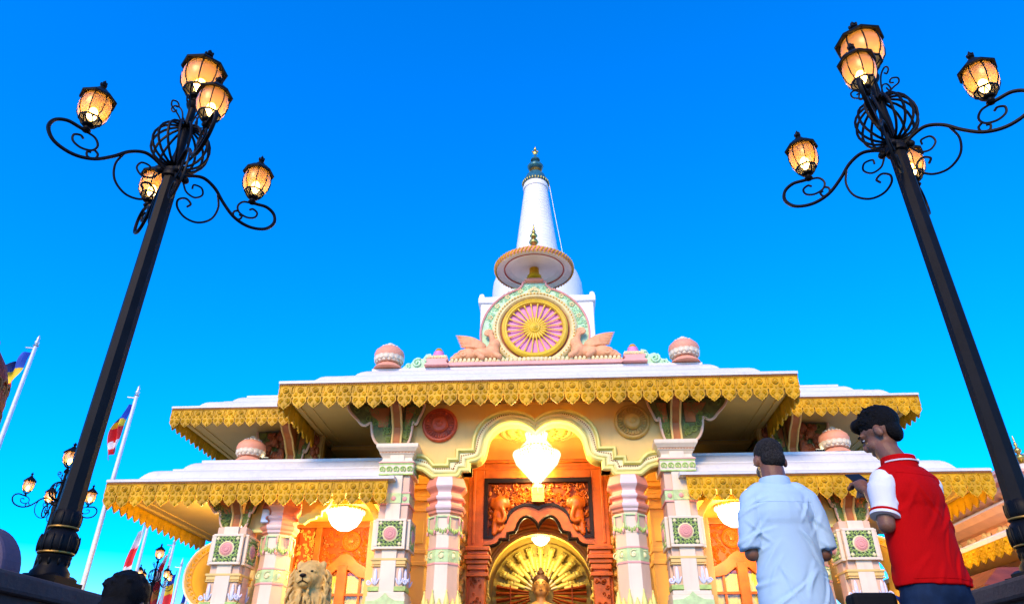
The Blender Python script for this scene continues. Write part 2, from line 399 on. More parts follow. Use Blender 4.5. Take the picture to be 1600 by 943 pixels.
# hall block above the wing terraces, and the top of the terrace
# --- eaves
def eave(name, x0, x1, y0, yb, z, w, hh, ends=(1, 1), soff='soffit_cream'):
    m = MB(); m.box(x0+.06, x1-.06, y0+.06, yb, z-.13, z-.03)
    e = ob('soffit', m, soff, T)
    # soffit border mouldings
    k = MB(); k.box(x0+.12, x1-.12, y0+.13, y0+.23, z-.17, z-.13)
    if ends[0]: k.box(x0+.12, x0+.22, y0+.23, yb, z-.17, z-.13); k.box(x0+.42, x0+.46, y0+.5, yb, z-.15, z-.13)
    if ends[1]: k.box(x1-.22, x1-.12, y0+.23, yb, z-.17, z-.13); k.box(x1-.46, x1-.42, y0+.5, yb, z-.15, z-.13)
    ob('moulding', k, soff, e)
    b = MB(); eave_band(b, (x0, y0), (x1, y0), z, w, (0, -1))
    if ends[0]: eave_band(b, (x0, y0), (x0, yb), z, w, (-1, 0))
    if ends[1]: eave_band(b, (x1, y0), (x1, yb), z, w, (1, 0))
    ob('bead_row', b, 'gold_dark', e, kind='stuff')
    lace(e, (x0, y0), (x1, y0), z, w, (0, -1))
    if ends[0]: lace(e, (x0, yb), (x0, y0+.08), z, w, (-1, 0))
    if ends[1]: lace(e, (x1, y0+.08), (x1, yb), z, w, (1, 0))
    return e
eave('main', C-5.5, C+5.5, 14, 17.6, Z1, .322, 0)
for s in (-1, 1):
    if s < 0:
        eave('wing', C-8.96, C-3.02, 14.34, 19.2, Z2, .286, 0, (1, 0))
        eave('hall', C-8.56, C-5.45, 15.38, 20.2, Z3, .256, 0, (1, 0))
    else:
        eave('wing', C+3.02, C+8.96, 14.34, 19.2, Z2, .286, 0, (0, 1))
        eave('hall', C+5.45, C+8.56, 15.38, 20.2, Z3, .256, 0, (0, 1))
# --- walls
def wall(x0, x1, y0, y1, z0, z1, mat='cream', name='wall'):
    m = MB(); m.box(C+x0, C+x1, y0, y1, z0, z1); return ob(name, m, mat, T)
for s in (-1, 1):
    wall(s*3.02, s*2.80, 15.2, 17.2, 1, 6.39)                       # porch side walls
    wall(s*3.0, s*6.2, 16.9, 17.1, 1, 4.39, 'orangewall')           # wing back wall
    wall(s*6.0, s*6.2, 17.1, 24, 1, 4.39, 'cream')                  # outer side wall
    wall(s*5.3, s*6.25, 16.7, 16.9, 5.2, 6.43, 'cream')             # hall corner wall above the terrace
    wall(s*6.05, s*6.25, 16.9, 24, 5.2, 6.43, 'cream')
wall(-2.8, 2.8, 18.9, 19.1, 1, 6.39, 'yellowwall')
wall(-5.4, 5.4, 20.2, 20.4, 1, 7.0, 'interior_shade')  # back wall coloured near black to stand in for shade under the roof
m = MB(); m.box(C-2.8, C+2.8, 14.95, 18.9, 6.20, 6.38); ob('ceiling', m, 'yellowwall', T)
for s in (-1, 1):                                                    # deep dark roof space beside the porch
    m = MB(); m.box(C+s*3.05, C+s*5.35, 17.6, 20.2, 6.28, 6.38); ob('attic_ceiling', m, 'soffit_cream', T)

# --- porch arch
INNER = [(-2.62, 4.90), (-2.40, 4.84), (-2.29, 4.76), (-2.20, 4.69), (-1.66, 4.69), (-1.59, 4.74), (-1.56, 4.81), (-1.38, 4.81), (-1.38, 5.00), (-1.27, 5.02), (-1.16, 5.08), (-1.09, 5.18), (-1.05, 5.36), (-1.03, 5.48), (-.99, 5.60), (-.92, 5.70), (-.82, 5.79), (-.69, 5.86), (-.53, 5.895), (-.36, 5.885), (-.21, 5.84), (-.09, 5.76), (0, 5.67)]
OUTER = [(-2.62, 5.22), (-2.45, 5.21), (-2.33, 5.17), (-2.24, 5.09), (-2.17, 5.0), (-1.90, 5.0), (-1.90, 5.12), (-1.70, 5.12), (-1.70, 5.32), (-1.37, 5.32), (-1.365, 5.44), (-1.345, 5.58), (-1.30, 5.73), (-1.22, 5.87), (-1.10, 5.99), (-.95, 6.09), (-.77, 6.15), (-.58, 6.175), (-.40, 6.16), (-.24, 6.12), (-.11, 6.05), (0, 5.96)]
def full(p): return [(C+x, z) for x, z in p] + [(C-x, z) for x, z in reversed(p[:-1])]
IN, OU = full(INNER), full(OUTER)
m = MB(); m.prism([(C-2.85, 6.388), (C-2.85, 4.9)] + IN + [(C+2.85, 4.9), (C+2.85, 6.388)], 'y', 14.90, 15.12)
tymp = ob('tympanum', m, 'cream', T)
for s in (-1, 1):
    m = MB(); m.box(C+s*2.85, C+s*3.35, 14.90, 15.12, 5.37, 6.388); ob('wall_panel', m, 'cream', tymp)
m = MB(); m.prism(IN + list(reversed(OU)), 'y', 14.82, 14.90); arch = ob('arch', m, 'palelime', T)
m = MB(); m.sweep(IN, [(.0, -.30), (.0, .09), (.03, .12), (.07, .12), (.10, .07), (.10, .02)], 14.85); ob('inner_moulding', m, 'lime', arch, smooth=40)
m = MB(); m.sweep([(x, z) for x, z in IN], [(.125, .02), (.125, .06), (.15, .075), (.175, .06), (.175, .02)], 14.85); ob('middle_moulding', m, 'palelime', arch, smooth=40)
m = MB(); m.sweep(OU, [(-.07, .0), (-.07, .06), (-.04, .10), (-.005, .10), (.02, .06), (.02, -.03)], 14.85); ob('outer_moulding', m, 'lime', arch, smooth=40)
def resample(p, n):
    d = [0]
    for a, b in zip(p, p[1:]): d.append(d[-1]+math.hypot(b[0]-a[0], b[1]-a[1]))
    out = []; j = 0
    for i in range(n):
        t = d[-1]*i/(n-1)
        while j < len(d)-2 and d[j+1] < t: j += 1
        f = (t-d[j])/max(1e-9, d[j+1]-d[j]); out.append((p[j][0]+(p[j+1][0]-p[j][0])*f, p[j][1]+(p[j+1][1]-p[j][1])*f))
    return out
m = MB()
off = MB().sweep(IN, [(.215, 0)]*3, 0).v[::3]
for x, z in resample([(v[0], v[2]) for v in off], 150): m.box(x-.012, x+.012, 14.805, 14.822, z-.012, z+.012)
ob('dentil_dots', m, 'gold_dark', arch, kind='stuff')
# medallions
for s, mt in ((-1, 'redrose'), (1, 'goldrose')):
    cx = C+s*2.10; m = MB()
    m.lathe_y([(.39, 0), (.39, .05), (.36, .08), (.33, .08), (.31, .05), (.0, .05)], 40, (cx, 14.90, 5.90)); md = ob('medallion', m, mt, T, smooth=35)
    md['label'] = 'dark red round rosette' if s < 0 else 'golden round rosette'
    m = MB()
    for k in range(28):
        a = 2*pi*k/28; m.tube([(cx+.20*cos(a), 14.84, 5.90+.20*sin(a)), (cx+.30*cos(a), 14.83, 5.90+.30*sin(a))], [.012, .024], 5)
    ob('petal_ring', m, mt, md)
    m = MB(); m.lathe_y([(.19, 0), (.19, .05), (.15, .09), (.08, .10), (.05, .13), (.03, .13), (0, .15)], 24, (cx, 14.86, 5.90)); ob('boss', m, mt, md, smooth=35)

# --- pillars
def lattice_meshes():
    rng = random.Random(3); w, h = .24, .24; m = MB(); n = 6
    for i in range(n):
        for j in range(n):
            x, z = -w+2*w*(i+.5)/n, -h+2*h*(j+.5)/n
            if math.hypot(x, z) < .135: continue
            if i in (0, n-1) and j in (0, n-1): continue
            m.spiral((x, -.015, z), .040, 1.1, .009, start=rng.uniform(0, 6), dirn=1 if (i+j) % 2 else -1, n=4, seg=7)
            m.ell((x, -.015, z), (.012, .012, .012), 5, 3)
    for i in range(n+1):
        t = -w+2*w*i/n
        for j in range(n):
            u = -w+2*w*(j+.5)/n
            if math.hypot(t, u) > .15: m.ell((t, -.012, u), (.011, .01, .024), 5, 3); m.ell((u, -.012, t), (.024, .01, .011), 5, 3)
    lat = m.mesh('lattice', 'leaf_green')
    m = MB(); m.lathe_y([(.125, 0), (.125, .02), (.10, .035), (0, .045)], 24)
    for k in range(14):
        a = 2*pi*k/14
        m.ell((.085*cos(a), -.035, .085*sin(a)), (.022, .015, .022), 6, 4); m.ell((.045*cos(a*1.0), -.045, .045*sin(a)), (.014, .012, .014), 5, 3)
    ros = m.mesh('rosette', 'pink', 30)
    m = MB(); m.lathe_y([(.155, 0), (.155, .02), (.13, .03), (.125, .0)], 28)
    for a, b in ((-1, -1), (1, -1), (-1, 1), (1, 1)): m.ell((a*.20, -.02, b*.20), (.035, .02, .035), 7, 4)
    rin = m.mesh('ring', 'paleyellow', 30)
    return lat, ros, rin
LAT, ROS, RIN = lattice_meshes()
m = MB()
for a in range(4):
    pass
m.box(-.31, .31, -.02, .05, -.295, -.245); m.box(-.31, .31, -.02, .05, .245, .295); m.box(-.31, -.245, -.02, .05, -.245, .245); m.box(.245, .31, -.02, .05, -.245, .245)
FRAME = m.mesh('panel_frame', 'ivory')
m = MB(); m.box(-.25, .25, .0, .05, -.25, .25); PBACK = m.mesh('panel_back', 'navy')
def filigree(parent, x, y, z, rotz=0):
    put('panel_frame', FRAME, parent, (x, y, z), rotz, bevel=.008)
    put('panel_back', PBACK, parent, (x, y, z), rotz)
    put('lattice', LAT, parent, (x, y, z), rotz, kind='stuff'); put('ring', RIN, parent, (x, y, z), rotz); put('rosette', ROS, parent, (x, y, z), rotz)
def sqband(m, cx, yf, hw, dep, z0, z1, out):
    m.box(cx-hw-out, cx+hw+out, yf-out, yf+dep+out, z0, z1)
def lotus_spear(m, x, y, z, s=1):
    m.ell((x, y, z), (.034*s, .02*s, .16*s), 8, 6); m.ell((x-.05*s, y, z-.08*s), (.018*s, .018*s, .07*s), 6, 5, (0, -.4, 0)); m.ell((x+.05*s, y, z-.08*s), (.018*s, .018*s, .07*s), 6, 5, (0, .4, 0))
def pillar(cx, yf, zp, ztop, capital):
    # zp: centre of the filigree panel; body with a projecting white strip
    m = MB(); m.box(cx-.30, cx+.30, yf+.05, yf+.62, 1, ztop); P = ob('pillar', m, 'beige', T, bevel=.012)
    m = MB(); m.box(cx-.15, cx+.15, yf, yf+.05, 1, ztop)
    ob('pilaster_strip', m, 'ivory', P, bevel=.008)
    m = MB(); m.box(cx+.30, cx+.345, yf+.19, yf+.48, 1, zp-.3); m.box(cx-.345, cx-.30, yf+.19, yf+.48, 1, zp-.3); ob('pilaster_strip', m, 'beige', P)
    filigree(P, cx, yf-.045, zp)
    filigree(P, cx+.36, yf+.335, zp, pi/2); filigree(P, cx-.36, yf+.335, zp, -pi/2)
    m = MB(); sqband(m, cx, yf+.05, .30, .57, zp-.57, zp-.50, .035); sqband(m, cx, yf+.05, .30, .57, zp-.50, zp-.455, .055); sqband(m, cx, yf+.05, .30, .57, zp-.61, zp-.585, .042); ob('ring_band', m, 'cream', P, bevel=.006)
    m = MB()
    for dx in (-.24, .24): lotus_spear(m, cx+dx, yf+.03, zp-.80)
    for yy in (.12, .50): lotus_spear(m, cx+.33, yf+yy, zp-.80)
    for s in (-1, 1): m.spiral((cx+s*.36, yf+.02, zp-.90), .055, 1.3, .016, start=0, dirn=s, n=5)
    ob('petal_carving', m, 'bluepetal', P, smooth=40, kind='stuff')
    for s in (-1, 1): m = MB(); m.box(cx+s*.15, cx+s*.37, yf-.01, yf+.40, zp-1.06, zp-.98); ob('green_band', m, 'leaf_green', P)
    m = MB(); sqband(m, cx, yf+.05, .30, .57, zp-1.16, zp-1.08, .06); sqband(m, cx, yf+.05, .30, .57, 1.0, zp-1.16, .08); ob('base', m, 'ivory', P, bevel=.01)
    m = MB(); m.prism([(cx-.38, zp-1.36), (cx-.38, zp-1.25), (cx-.2, zp-1.24), (cx-.08, zp-1.18), (cx, zp-1.10), (cx+.08, zp-1.18), (cx+.2, zp-1.24), (cx+.38, zp-1.25), (cx+.38, zp-1.36)], 'y', yf-.06, yf-.02); ob('base_leaf', m, 'band_green', P)
    if capital:
        for zz in (4.10, 4.33): m = MB(); sqband(m, cx, yf+.05, .30, .57, zz, zz+.03, .03); ob('ring_band', m, 'pink', P)
        m = MB(); sqband(m, cx, yf+.05, .30, .57, 4.13, 4.33, .015); m.box(cx-.155, cx+.155, yf-.015, yf+.05, 4.13, 4.33); ob('green_band', m, 'band_green', P)
        for dx in (-.22, 0, .22): m = MB(); m.ell((cx+dx, yf-.02+(0 if dx == 0 else .05), 4.22), (.05, .02, .05), 8, 5); ob('flower_knob', m, 'pink', P)
        m = MB(); sqband(m, cx, yf+.05, .30, .57, 4.72, 4.95, .062); cp = ob('green_band', m, 'ivory', P, bevel=.005)
        m = MB()
        for i in range(5):
            x = cx-.29+.145*i
            for (a, b) in ((x, yf-.01),):
                m.spiral((a, b-.012, 4.83), .06, .85, .016, start=-pi/3, dirn=1, n=5, r1=.045); m.ell((a, b-.012, 4.83), (.02, .015, .05), 6, 4)
            m.spiral((cx+.36, yf+.05+.06+.115*i, 4.83), .055, .85, .016, plane='yz', start=-pi/3, n=5, r1=.045)
        m.box(cx-.36, cx+.36, yf-.022, yf+.02, 4.71, 4.735); m.box(cx-.36, cx+.36, yf-.022, yf+.02, 4.925, 4.95)
        ob('leaf_carving', m, 'leaf_green', P, kind='stuff')
        m = MB(); prof = [(.05, 4.95), (.07, 4.97), (.07, 4.99), (.02, 5.03), (.015, 5.08), (.05, 5.14), (.075, 5.16), (.075, 5.20), (.09, 5.21), (.11, 5.24), (.14, 5.28), (.145, 5.30), (.145, 5.36), (.10, 5.38)]
        vs = []; fs = []
        for j, (o, z) in enumerate(prof): vs += [(cx-.30-o, yf+.05-o, z), (cx+.30+o, yf+.05-o, z), (cx+.30+o, yf+.62+o, z), (cx-.30-o, yf+.62+o, z)]
        for j in range(len(prof)-1): fs += [(j*4+i, j*4+(i+1) % 4, j*4+4+(i+1) % 4, j*4+4+i) for i in range(4)]
        fs += [(len(prof)*4-4, len(prof)*4-3, len(prof)*4-2, len(prof)*4-1), (3, 2, 1, 0)]
        m.add(vs, fs); ob('capital', m, 'ivory', P)
        m = MB()
        for i in range(24): m.box(cx-.36+.031*i, cx-.36+.031*i+.016, yf-.045, yf-.02, 5.175, 5.195)
        ob('dentils', m, 'dull_orange', P, kind='stuff')
        m = MB(); sqband(m, cx, yf+.05, .30, .57, 4.965, 4.985, .078); ob('ring_band', m, 'pink', P)
    return P
for s in (-1, 1):
    pillar(C+s*2.92, 14.56, 3.51, 5.30, True)
    pillar(C+s*6.22, 14.60, 3.25, 3.70, False)

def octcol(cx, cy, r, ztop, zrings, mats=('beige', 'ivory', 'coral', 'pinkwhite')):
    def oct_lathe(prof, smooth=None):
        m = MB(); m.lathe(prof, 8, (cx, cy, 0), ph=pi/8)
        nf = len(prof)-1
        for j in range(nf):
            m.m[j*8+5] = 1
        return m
    zb = zrings-.76
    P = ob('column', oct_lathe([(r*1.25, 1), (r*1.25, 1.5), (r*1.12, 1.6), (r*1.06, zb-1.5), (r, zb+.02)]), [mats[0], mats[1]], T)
    z0 = zrings-.76
    R_ = [(r*1.02, z0), (r*1.18, z0+.03), (r*1.20, z0+.07), (r*1.30, z0+.10), (r*1.34, z0+.13), (r*1.34, z0+.17), (r*1.16, z0+.20), (r*1.10, z0+.25), (r*1.12, z0+.27), (r*1.28, z0+.30), (r*1.32, z0+.33), (r*1.30, z0+.36), (r*1.12, z0+.39), (r*1.08, z0+.45), (r*1.14, z0+.48), (r*1.34, z0+.54), (r*1.40, z0+.57), (r*1.38, z0+.62), (r*1.30, z0+.70), (r*1.22, z0+.76)]
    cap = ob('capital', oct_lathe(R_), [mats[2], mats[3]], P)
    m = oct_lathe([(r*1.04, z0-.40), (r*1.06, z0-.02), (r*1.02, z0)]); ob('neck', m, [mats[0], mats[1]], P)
    m = MB(); g2 = MB(); kb = MB()
    for i in range(8):
        a = pi/8+2*pi*(i+.5)/8; n = Vector((cos(a), sin(a), 0)); t = Vector((-sin(a), cos(a), 0)); hw = r*.40; ap = r*1.06*cos(pi/8)
        o = Vector((cx, cy, 0))+n*(ap+.005)
        def fr(mm, u0, u1, z_0, z_1, th):
            q = [o+t*u0, o+t*u1, o+t*u1+n*th, o+t*u0+n*th]
            mm.add([(*p.xy, z_0) for p in q]+[(*p.xy, z_1) for p in q], [(0, 1, 2, 3), (7, 6, 5, 4), (0, 4, 5, 1), (1, 5, 6, 2), (2, 6, 7, 3), (3, 7, 4, 0)])
        fr(m, -hw, -hw+.02, z0-.30, z0-.06, .02); fr(m, hw-.02, hw, z0-.30, z0-.06, .02); fr(m, -hw, hw, z0-.06, z0-.03, .025)
        for q in range(5):
            u = -hw+.02+(2*hw-.04)*q/4; g2.ell(o+t*u+Vector((0, 0, z0-.30-.05*(1-abs(q-2)/2))), (.025, .025, .05), 6, 4)
        for u in (-hw-.03, ):
            kb.ell(o+t*(u-.01)+Vector((0, 0, z0-.36)), (.025, .025, .05), 6, 5); kb.ell(o+t*(u-.01)+Vector((0, 0, z0-.12)), (.02, .02, .10), 6, 5)
    ob('niche_frame', m, 'band_green', P, kind='stuff'); ob('leaf_carving', g2, 'leaf_green', P, smooth=60, kind='stuff'); ob('drop_knob', kb, 'pink', P, smooth=60, kind='stuff')
    m = MB(); m.lathe([(r*1.03, z0-.94), (r*1.05, z0-.92), (r*1.05, z0-.70), (r*1.03, z0-.68)], 8, (cx, cy, 0), ph=pi/8); band = ob('green_band', m, 'band_green', P)
    for z in (z0-.96, z0-.675): m = MB(); m.lathe([(r*1.02, z-.02), (r*1.08, z-.015), (r*1.08, z+.015), (r*1.02, z+.02)], 8, (cx, cy, 0), ph=pi/8); ob('ring_band', m, 'pink', P)
    m = MB()
    for i in range(8):
        a = pi/8+2*pi*(i+.5)/8; ap = r*1.05*cos(pi/8); p = Vector((cx+ap*cos(a), cy+ap*sin(a), z0-.81))
        if sin(a) < .2: m.ell(p, (.05, .02, .05) if abs(cos(a)) < .5 else (.035, .035, .05), 7, 5); m.spiral(p+Vector((0, -.012, 0)), .085, 1.1, .012, start=1, n=4)
    ob('flower_carving', m, 'palelime', P, kind='stuff')
    m = MB()
    for i in range(16):
        a = 2*pi*i/16; p = Vector((cx+r*1.12*cos(a), cy+r*1.12*sin(a), z0-1.80)); hgt = .36 if i % 2 else .20
        m.lathe([(.055, -.3), (.06, 0), (.05, hgt*.4), (.02, hgt*.75), (.012, hgt*.85), (.02, hgt*.9), (0, hgt)], 6, p)
    ob('base_petals', m, 'lime', P, smooth=60, kind='stuff')
    return P
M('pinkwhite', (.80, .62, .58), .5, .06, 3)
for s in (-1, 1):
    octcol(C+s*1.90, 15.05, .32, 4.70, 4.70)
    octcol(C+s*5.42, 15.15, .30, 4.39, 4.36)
# orange pilasters along the porch sides
for s in (-1, 1):
    m = MB(); m.box(C+s*2.80, C+s*2.45, 16.0, 16.5, 1, 6.2); P = ob('pilaster', m, 'orangewall', T, bevel=.01)
    m = MB()
    for z, o in ((4.9, .06), (4.78, .10), (4.62, .05), (4.52, .09), (4.3, .05), (3.4, .02), (3.15, .03)): m = MB(); m.box(C+s*2.80, C+s*(2.45-o), 16.0-o, 16.5+o, z, z+.09); ob('ring_band', m, 'orangewall', P, bevel=.01)
    m = MB(); m.box(C+s*2.74, C+s*2.52, 15.97, 16.0, 3.62, 4.1); m.box(C+s*2.46, C+s*2.44, 16.1, 16.4, 3.62, 4.1); ob('inset_panel', m, 'yellowwall', P)
# --- brackets
def bracket(cx, yf, z0, z1, reach, lat, side_sign, figure=False):
    # front corbel with an orange face between cream ridges, and carved lateral wings
    h = z1-z0
    S = [(0, 0), (.02, 0), (.05, .12), (.02, .30), (.05, .42), (.22, .52), (.34, .62), (.46, .70), (.74, .80), (.92, .90), (1, 1), (0, 1)]
    m = MB(); m.prism([(yf+.25-(.25+reach*a), z0+h*b) for a, b in S], 'x', cx-.075, cx+.075)
    B = ob('bracket', m, 'dull_orange', T)
    m = MB()
    for e in (-1, 1):
        pts = [(yf+.25-(.25+reach*a), z0+h*b) for a, b in S[1:-1]]
        m.tube([(cx+e*.095, y-.005, z) for y, z in pts], .024, 6)
    ob('ridge', m, 'cream', B, smooth=50)
    for e in (-1, 1):
        L_ = [(0, 0), (.10, .0), (.24, .02), (.36, .10), (.44, .24), (.48, .40), (.50, .52), (.53, .56), (.64, .50), (.74, .53), (.84, .64), (1.0, .80), (1.08, .92), (1.1, 1), (0, 1)]
        l = lat if e == side_sign else lat*.42
        pl = [(cx+e*(.12+l*a), z0+h*b) for a, b in L_]
        m = MB(); m.prism(pl, 'y', yf+.02, yf+.17); w = ob('side_wing', m, 'olive', B)
        m = MB(); m.tube([(x, yf+.01, z) for x, z in bez([(p[0], 0, p[1]) for p in pl[1:-1]], 3) for z in (0,)] if False else [(p.x, yf+.02, p.z) for p in bez([(q[0], 0, q[1]) for q in pl[1:-1]], 3)], .030, 6)
        ob('ridge', m, 'beige', B, smooth=50)
        rng = random.Random(int(cx*10)+e); m = MB()
        for k in range(16):
            a, b = rng.uniform(.12, .9), rng.uniform(.1, .95)
            lim = 0
            for (a0, b0), (a1, b1) in zip(L_[1:-2], L_[2:-1]):
                if min(b0, b1) <= b <= max(b0, b1): lim = max(lim, min(a0, a1))
            if a > lim-.08: a = rng.uniform(.05, max(.06, lim-.12))
            m.spiral((cx+e*(.12+l*a), yf+.01, z0+h*b), rng.uniform(.05, .09), 1.2, .02, start=rng.uniform(0, 6), dirn=rng.choice((-1, 1)), n=5)
        ob('leaf_carving', m, 'bracket_leaf', B, kind='stuff')
        m = MB(); m.prism([(cx+e*(.12+l*a), z0+h*b) for a, b in ((.10, .45), (.33, .45), (.34, .60), (.5, .72), (.62, .9), (.10, .9))], 'y', yf-.005, yf+.02); ob('inset_panel', m, 'dull_orange', B)
    return B
for s in (-1, 1):
    bracket(C+s*3.0, 14.72, 5.385, 6.36, .55, .95, s)
    bracket(C+s*6.22, 14.78, 3.70, 4.35, .42, .55, s)
    B = bracket(C+s*5.95, 16.5, 5.35, 6.40, .75, .75, s)
    # figure panels beside the hall bracket
    rng = random.Random(5)
    m = MB()
    for k in range(26):
        x = C+s*rng.uniform(6.15, 6.55); z = rng.uniform(5.6, 6.3); m.ell((x, 16.42, z), (rng.uniform(.04, .12), .07, rng.uniform(.05, .14)), 8, 6)
    ob('figure_carving', m, 'rust', B, smooth=60, kind='stuff')
    m = MB()
    for k in range(26):
        x = C+s*rng.uniform(5.35, 5.75); z = rng.uniform(5.5, 6.3); m.ell((x, 16.6, z), (rng.uniform(.03, .09), .06, rng.uniform(.05, .12)), 8, 6)
    ob('figure_carving', m, 'rust', B, smooth=60, kind='stuff')
# --- lintel between end pillar and octagonal column, and small wing arches
for s in (-1, 1):
    m = MB(); m.box(C+s*5.15, C+s*6.1, 15.0, 15.2, 3.66, 4.39); LN = ob('lintel', m, 'cream', T)
    m = MB(); m.box(C+s*5.15, C+s*6.1, 14.97, 15.0, 3.66, 3.72); ob('moulding', m, 'lime', LN)
    lob = [(4.98, 3.92), (4.90, 3.90), (4.80, 3.98), (4.70, 4.0), (4.68, 4.06), (4.60, 4.06), (4.60, 4.13), (4.50, 4.18), (4.44, 4.26), (4.40, 4.39)]
    pa = [(C+s*x, z) for x, z in lob]
    poly = pa + [(C+s*4.98, 4.39)]
    m = MB(); m.prism(poly, 'y', 15.05, 15.17); A = ob('wing_arch', m, 'cream', T)
    m = MB(); m.sweep(pa if s < 0 else pa, [(-.07, -.05), (-.07, .06), (-.02, .10), (.06, .10), (.06, -.2), (0, -.2)], 15.05); ob('moulding', m, 'lime', A, smooth=40)
    pb = [(C+s*x, z) for x, z in ((3.28, 3.75), (3.34, 3.95), (3.44, 4.12), (3.56, 4.26), (3.66, 4.39))]
    m = MB(); m.sweep(pb, [(-.07, -.05), (-.07, .06), (-.02, .10), (.06, .10), (.06, -.2), (0, -.2)], 15.05); ob('moulding', m, 'lime', A, smooth=40)
    m = MB(); m.box(C+s*3.5, C+s*3.1, 15.1, 16.9, 1, 3.9); ob('wing_pier', m, 'orangewall', T, bevel=.01)
# ------------------------------------------------------------------ door, shrine
YD = 16.5
m = MB(); m.box(C-1.60, C-1.24, YD, YD+.35, 1, 5.52); m.box(C+1.24, C+1.60, YD, YD+.35, 1, 5.52); m.box(C-1.24, C+1.24, YD, YD+.35, 5.17, 5.52)
DF = ob('door_frame', m, 'wood', T, bevel=.015)
m = MB(); m.box(C-1.66, C+1.66, YD-.05, YD+.3, 5.53, 5.60); m.box(C-1.54, C+1.54, YD-.03, YD, 5.36, 5.42); m.box(C-1.50, C-1.44, YD-.03, YD, 3.7, 5.36); m.box(C+1.44, C+1.50, YD-.03, YD, 3.7, 5.36); ob('moulding', m, 'wood', DF, bevel=.008)
DLOW = [(-1.25, 3.62), (-1.1, 3.63), (-.97, 3.66), (-.88, 3.72), (-.86, 3.78), (-.69, 3.78), (-.69, 3.91), (-.54, 3.94), (-.49, 4.02), (-.46, 4.12), (-.40, 4.21), (-.33, 4.265), (-.25, 4.285), (-.17, 4.26), (-.10, 4.20), (-.04, 4.13), (0, 4.05)]
DUP = [(-1.24, 3.84), (-1.06, 3.84), (-1.06, 4.01), (-.905, 4.01), (-.905, 4.17), (-.74, 4.18), (-.70, 4.28), (-.64, 4.38), (-.55, 4.46), (-.44, 4.52), (-.32, 4.555), (-.2, 4.55), (-.1, 4.525), (0, 4.47)]
DL, DU = full(DLOW), full(DUP)
m = MB(); m.prism(DL + list(reversed(DU)), 'y', YD+.02, YD+.14); AB = ob('door_arch', m, 'wood', T, bevel=.006)
m = MB(); m.sweep(DL, [(-.035, -.02), (-.035, .05), (0, .075), (.035, .05), (.035, -.02)], YD+.0); ob('black_edge', m, 'blacktrim', AB, smooth=40)
m = MB(); m.sweep(DU, [(-.03, -.04), (-.03, .015), (.03, .015), (.03, -.04)], YD+.0); ob('black_edge', m, 'blacktrim', AB)
m = MB(); m.box(C-1.24, C-1.16, YD-.02, YD+.1, 3.84, 5.17); m.box(C+1.16, C+1.24, YD-.02, YD+.1, 3.84, 5.17); m.box(C-1.16, C+1.16, YD-.02, YD+.1, 5.07, 5.17); CF = ob('carved_panel', m, 'blacktrim', T)
m = MB(); m.prism(DU + [(C+1.2, 5.1), (C-1.2, 5.1)], 'y', YD+.12, YD+.2); ob('panel_back', m, 'wood_dark', CF)
rng = random.Random(11); m = MB()
def above(x, z):
    x = -abs(x-C)
    for (a, b), (c, d) in zip(DUP, DUP[1:]):
        if a <= x <= c and c > a: return z > b+(d-b)*(x-a)/(c-a)+.08
    return False
scatter_relief(m, C-1.12, C+1.12, 3.9, 5.03, YD+.12, 420, (.045, .085), rng, above, .06)
ob('scroll_relief', m, 'wood', CF, smooth=60, kind='stuff')
for s in (-1, 1):    # elephant heads with trunks in the panel corners
    m = MB(); ex, ez = C+s*.88, 4.58
    m.ell((ex, YD+.02, ez), (.17, .12, .19)); m.ell((ex+s*.02, YD+.04, ez-.28), (.15, .10, .22)); m.ell((ex-s*.16, YD+.02, ez+.02), (.08, .05, .13)); m.ell((ex+s*.15, YD+.03, ez+.02), (.07, .05, .13))
    m.tube(bez([(ex-s*.05, YD-.05, ez-.1), (ex-s*.12, YD-.08, ez-.3), (ex-s*.06, YD-.08, ez-.42), (ex+s*.06, YD-.06, ez-.38)]), .055, 8); m.cap((ex+s*.1, YD+.0, ez-.4), (ex+s*.12, YD-.02, ez-.66), .07, .06); m.cap((ex-s*.06, YD+.02, ez-.5), (ex-s*.0, YD-.02, ez-.60), .06, .05)
    put('elephant_relief', remesh(m, 'elephant_relief', 'wood', .022, 3), CF)
for s in (-1, 1):    # lower door posts with ringed capitals
    m = MB(); x0, x1 = C+s*1.18, C+s*1.52; m.box(x0, x1, YD-.12, YD+.3, 1, 3.6); P = ob('door_post', m, 'wood', T, bevel=.01)
    m = MB()
    for z0, z1, o in ((3.52, 3.61, .10), (3.43, 3.51, .06), (3.33, 3.42, .12), (3.24, 3.32, .08), (3.12, 3.23, .05), (2.98, 3.06, .07)): m.box(min(x0, x1)-o, max(x0, x1)+o, YD-.12-o, YD+.35, z0, z1)
    ob('capital', m, 'wood', P, bevel=.012)
    m = MB(); scatter_relief(m, min(x0, x1)+.04, max(x0, x1)-.04, 1.6, 2.95, YD-.12, 40, (.03, .05), rng, None, .05); ob('relief', m, 'wood_dark', P, kind='stuff')
    m = MB()
    for k in range(34): m.ell((C+s*(1.72+rng.uniform(-.09, .12)), YD+.1+rng.uniform(-.05, .1), 2.0+k*.062), (rng.uniform(.04, .08), .05, rng.uniform(.05, .09)), 7, 5)
    ob('garland', m, 'goldrose', P, smooth=60, kind='stuff')
m = MB(); m.box(C-2.8, C-1.6, YD+.2, YD+.4, 1, 5.6); m.box(C+1.6, C+2.8, YD+.2, YD+.4, 1, 5.6); m.box(C-2.8, C+2.8, YD+.2, YD+.4, 5.6, 6.2); ob('wall', m, 'orangewall', T)
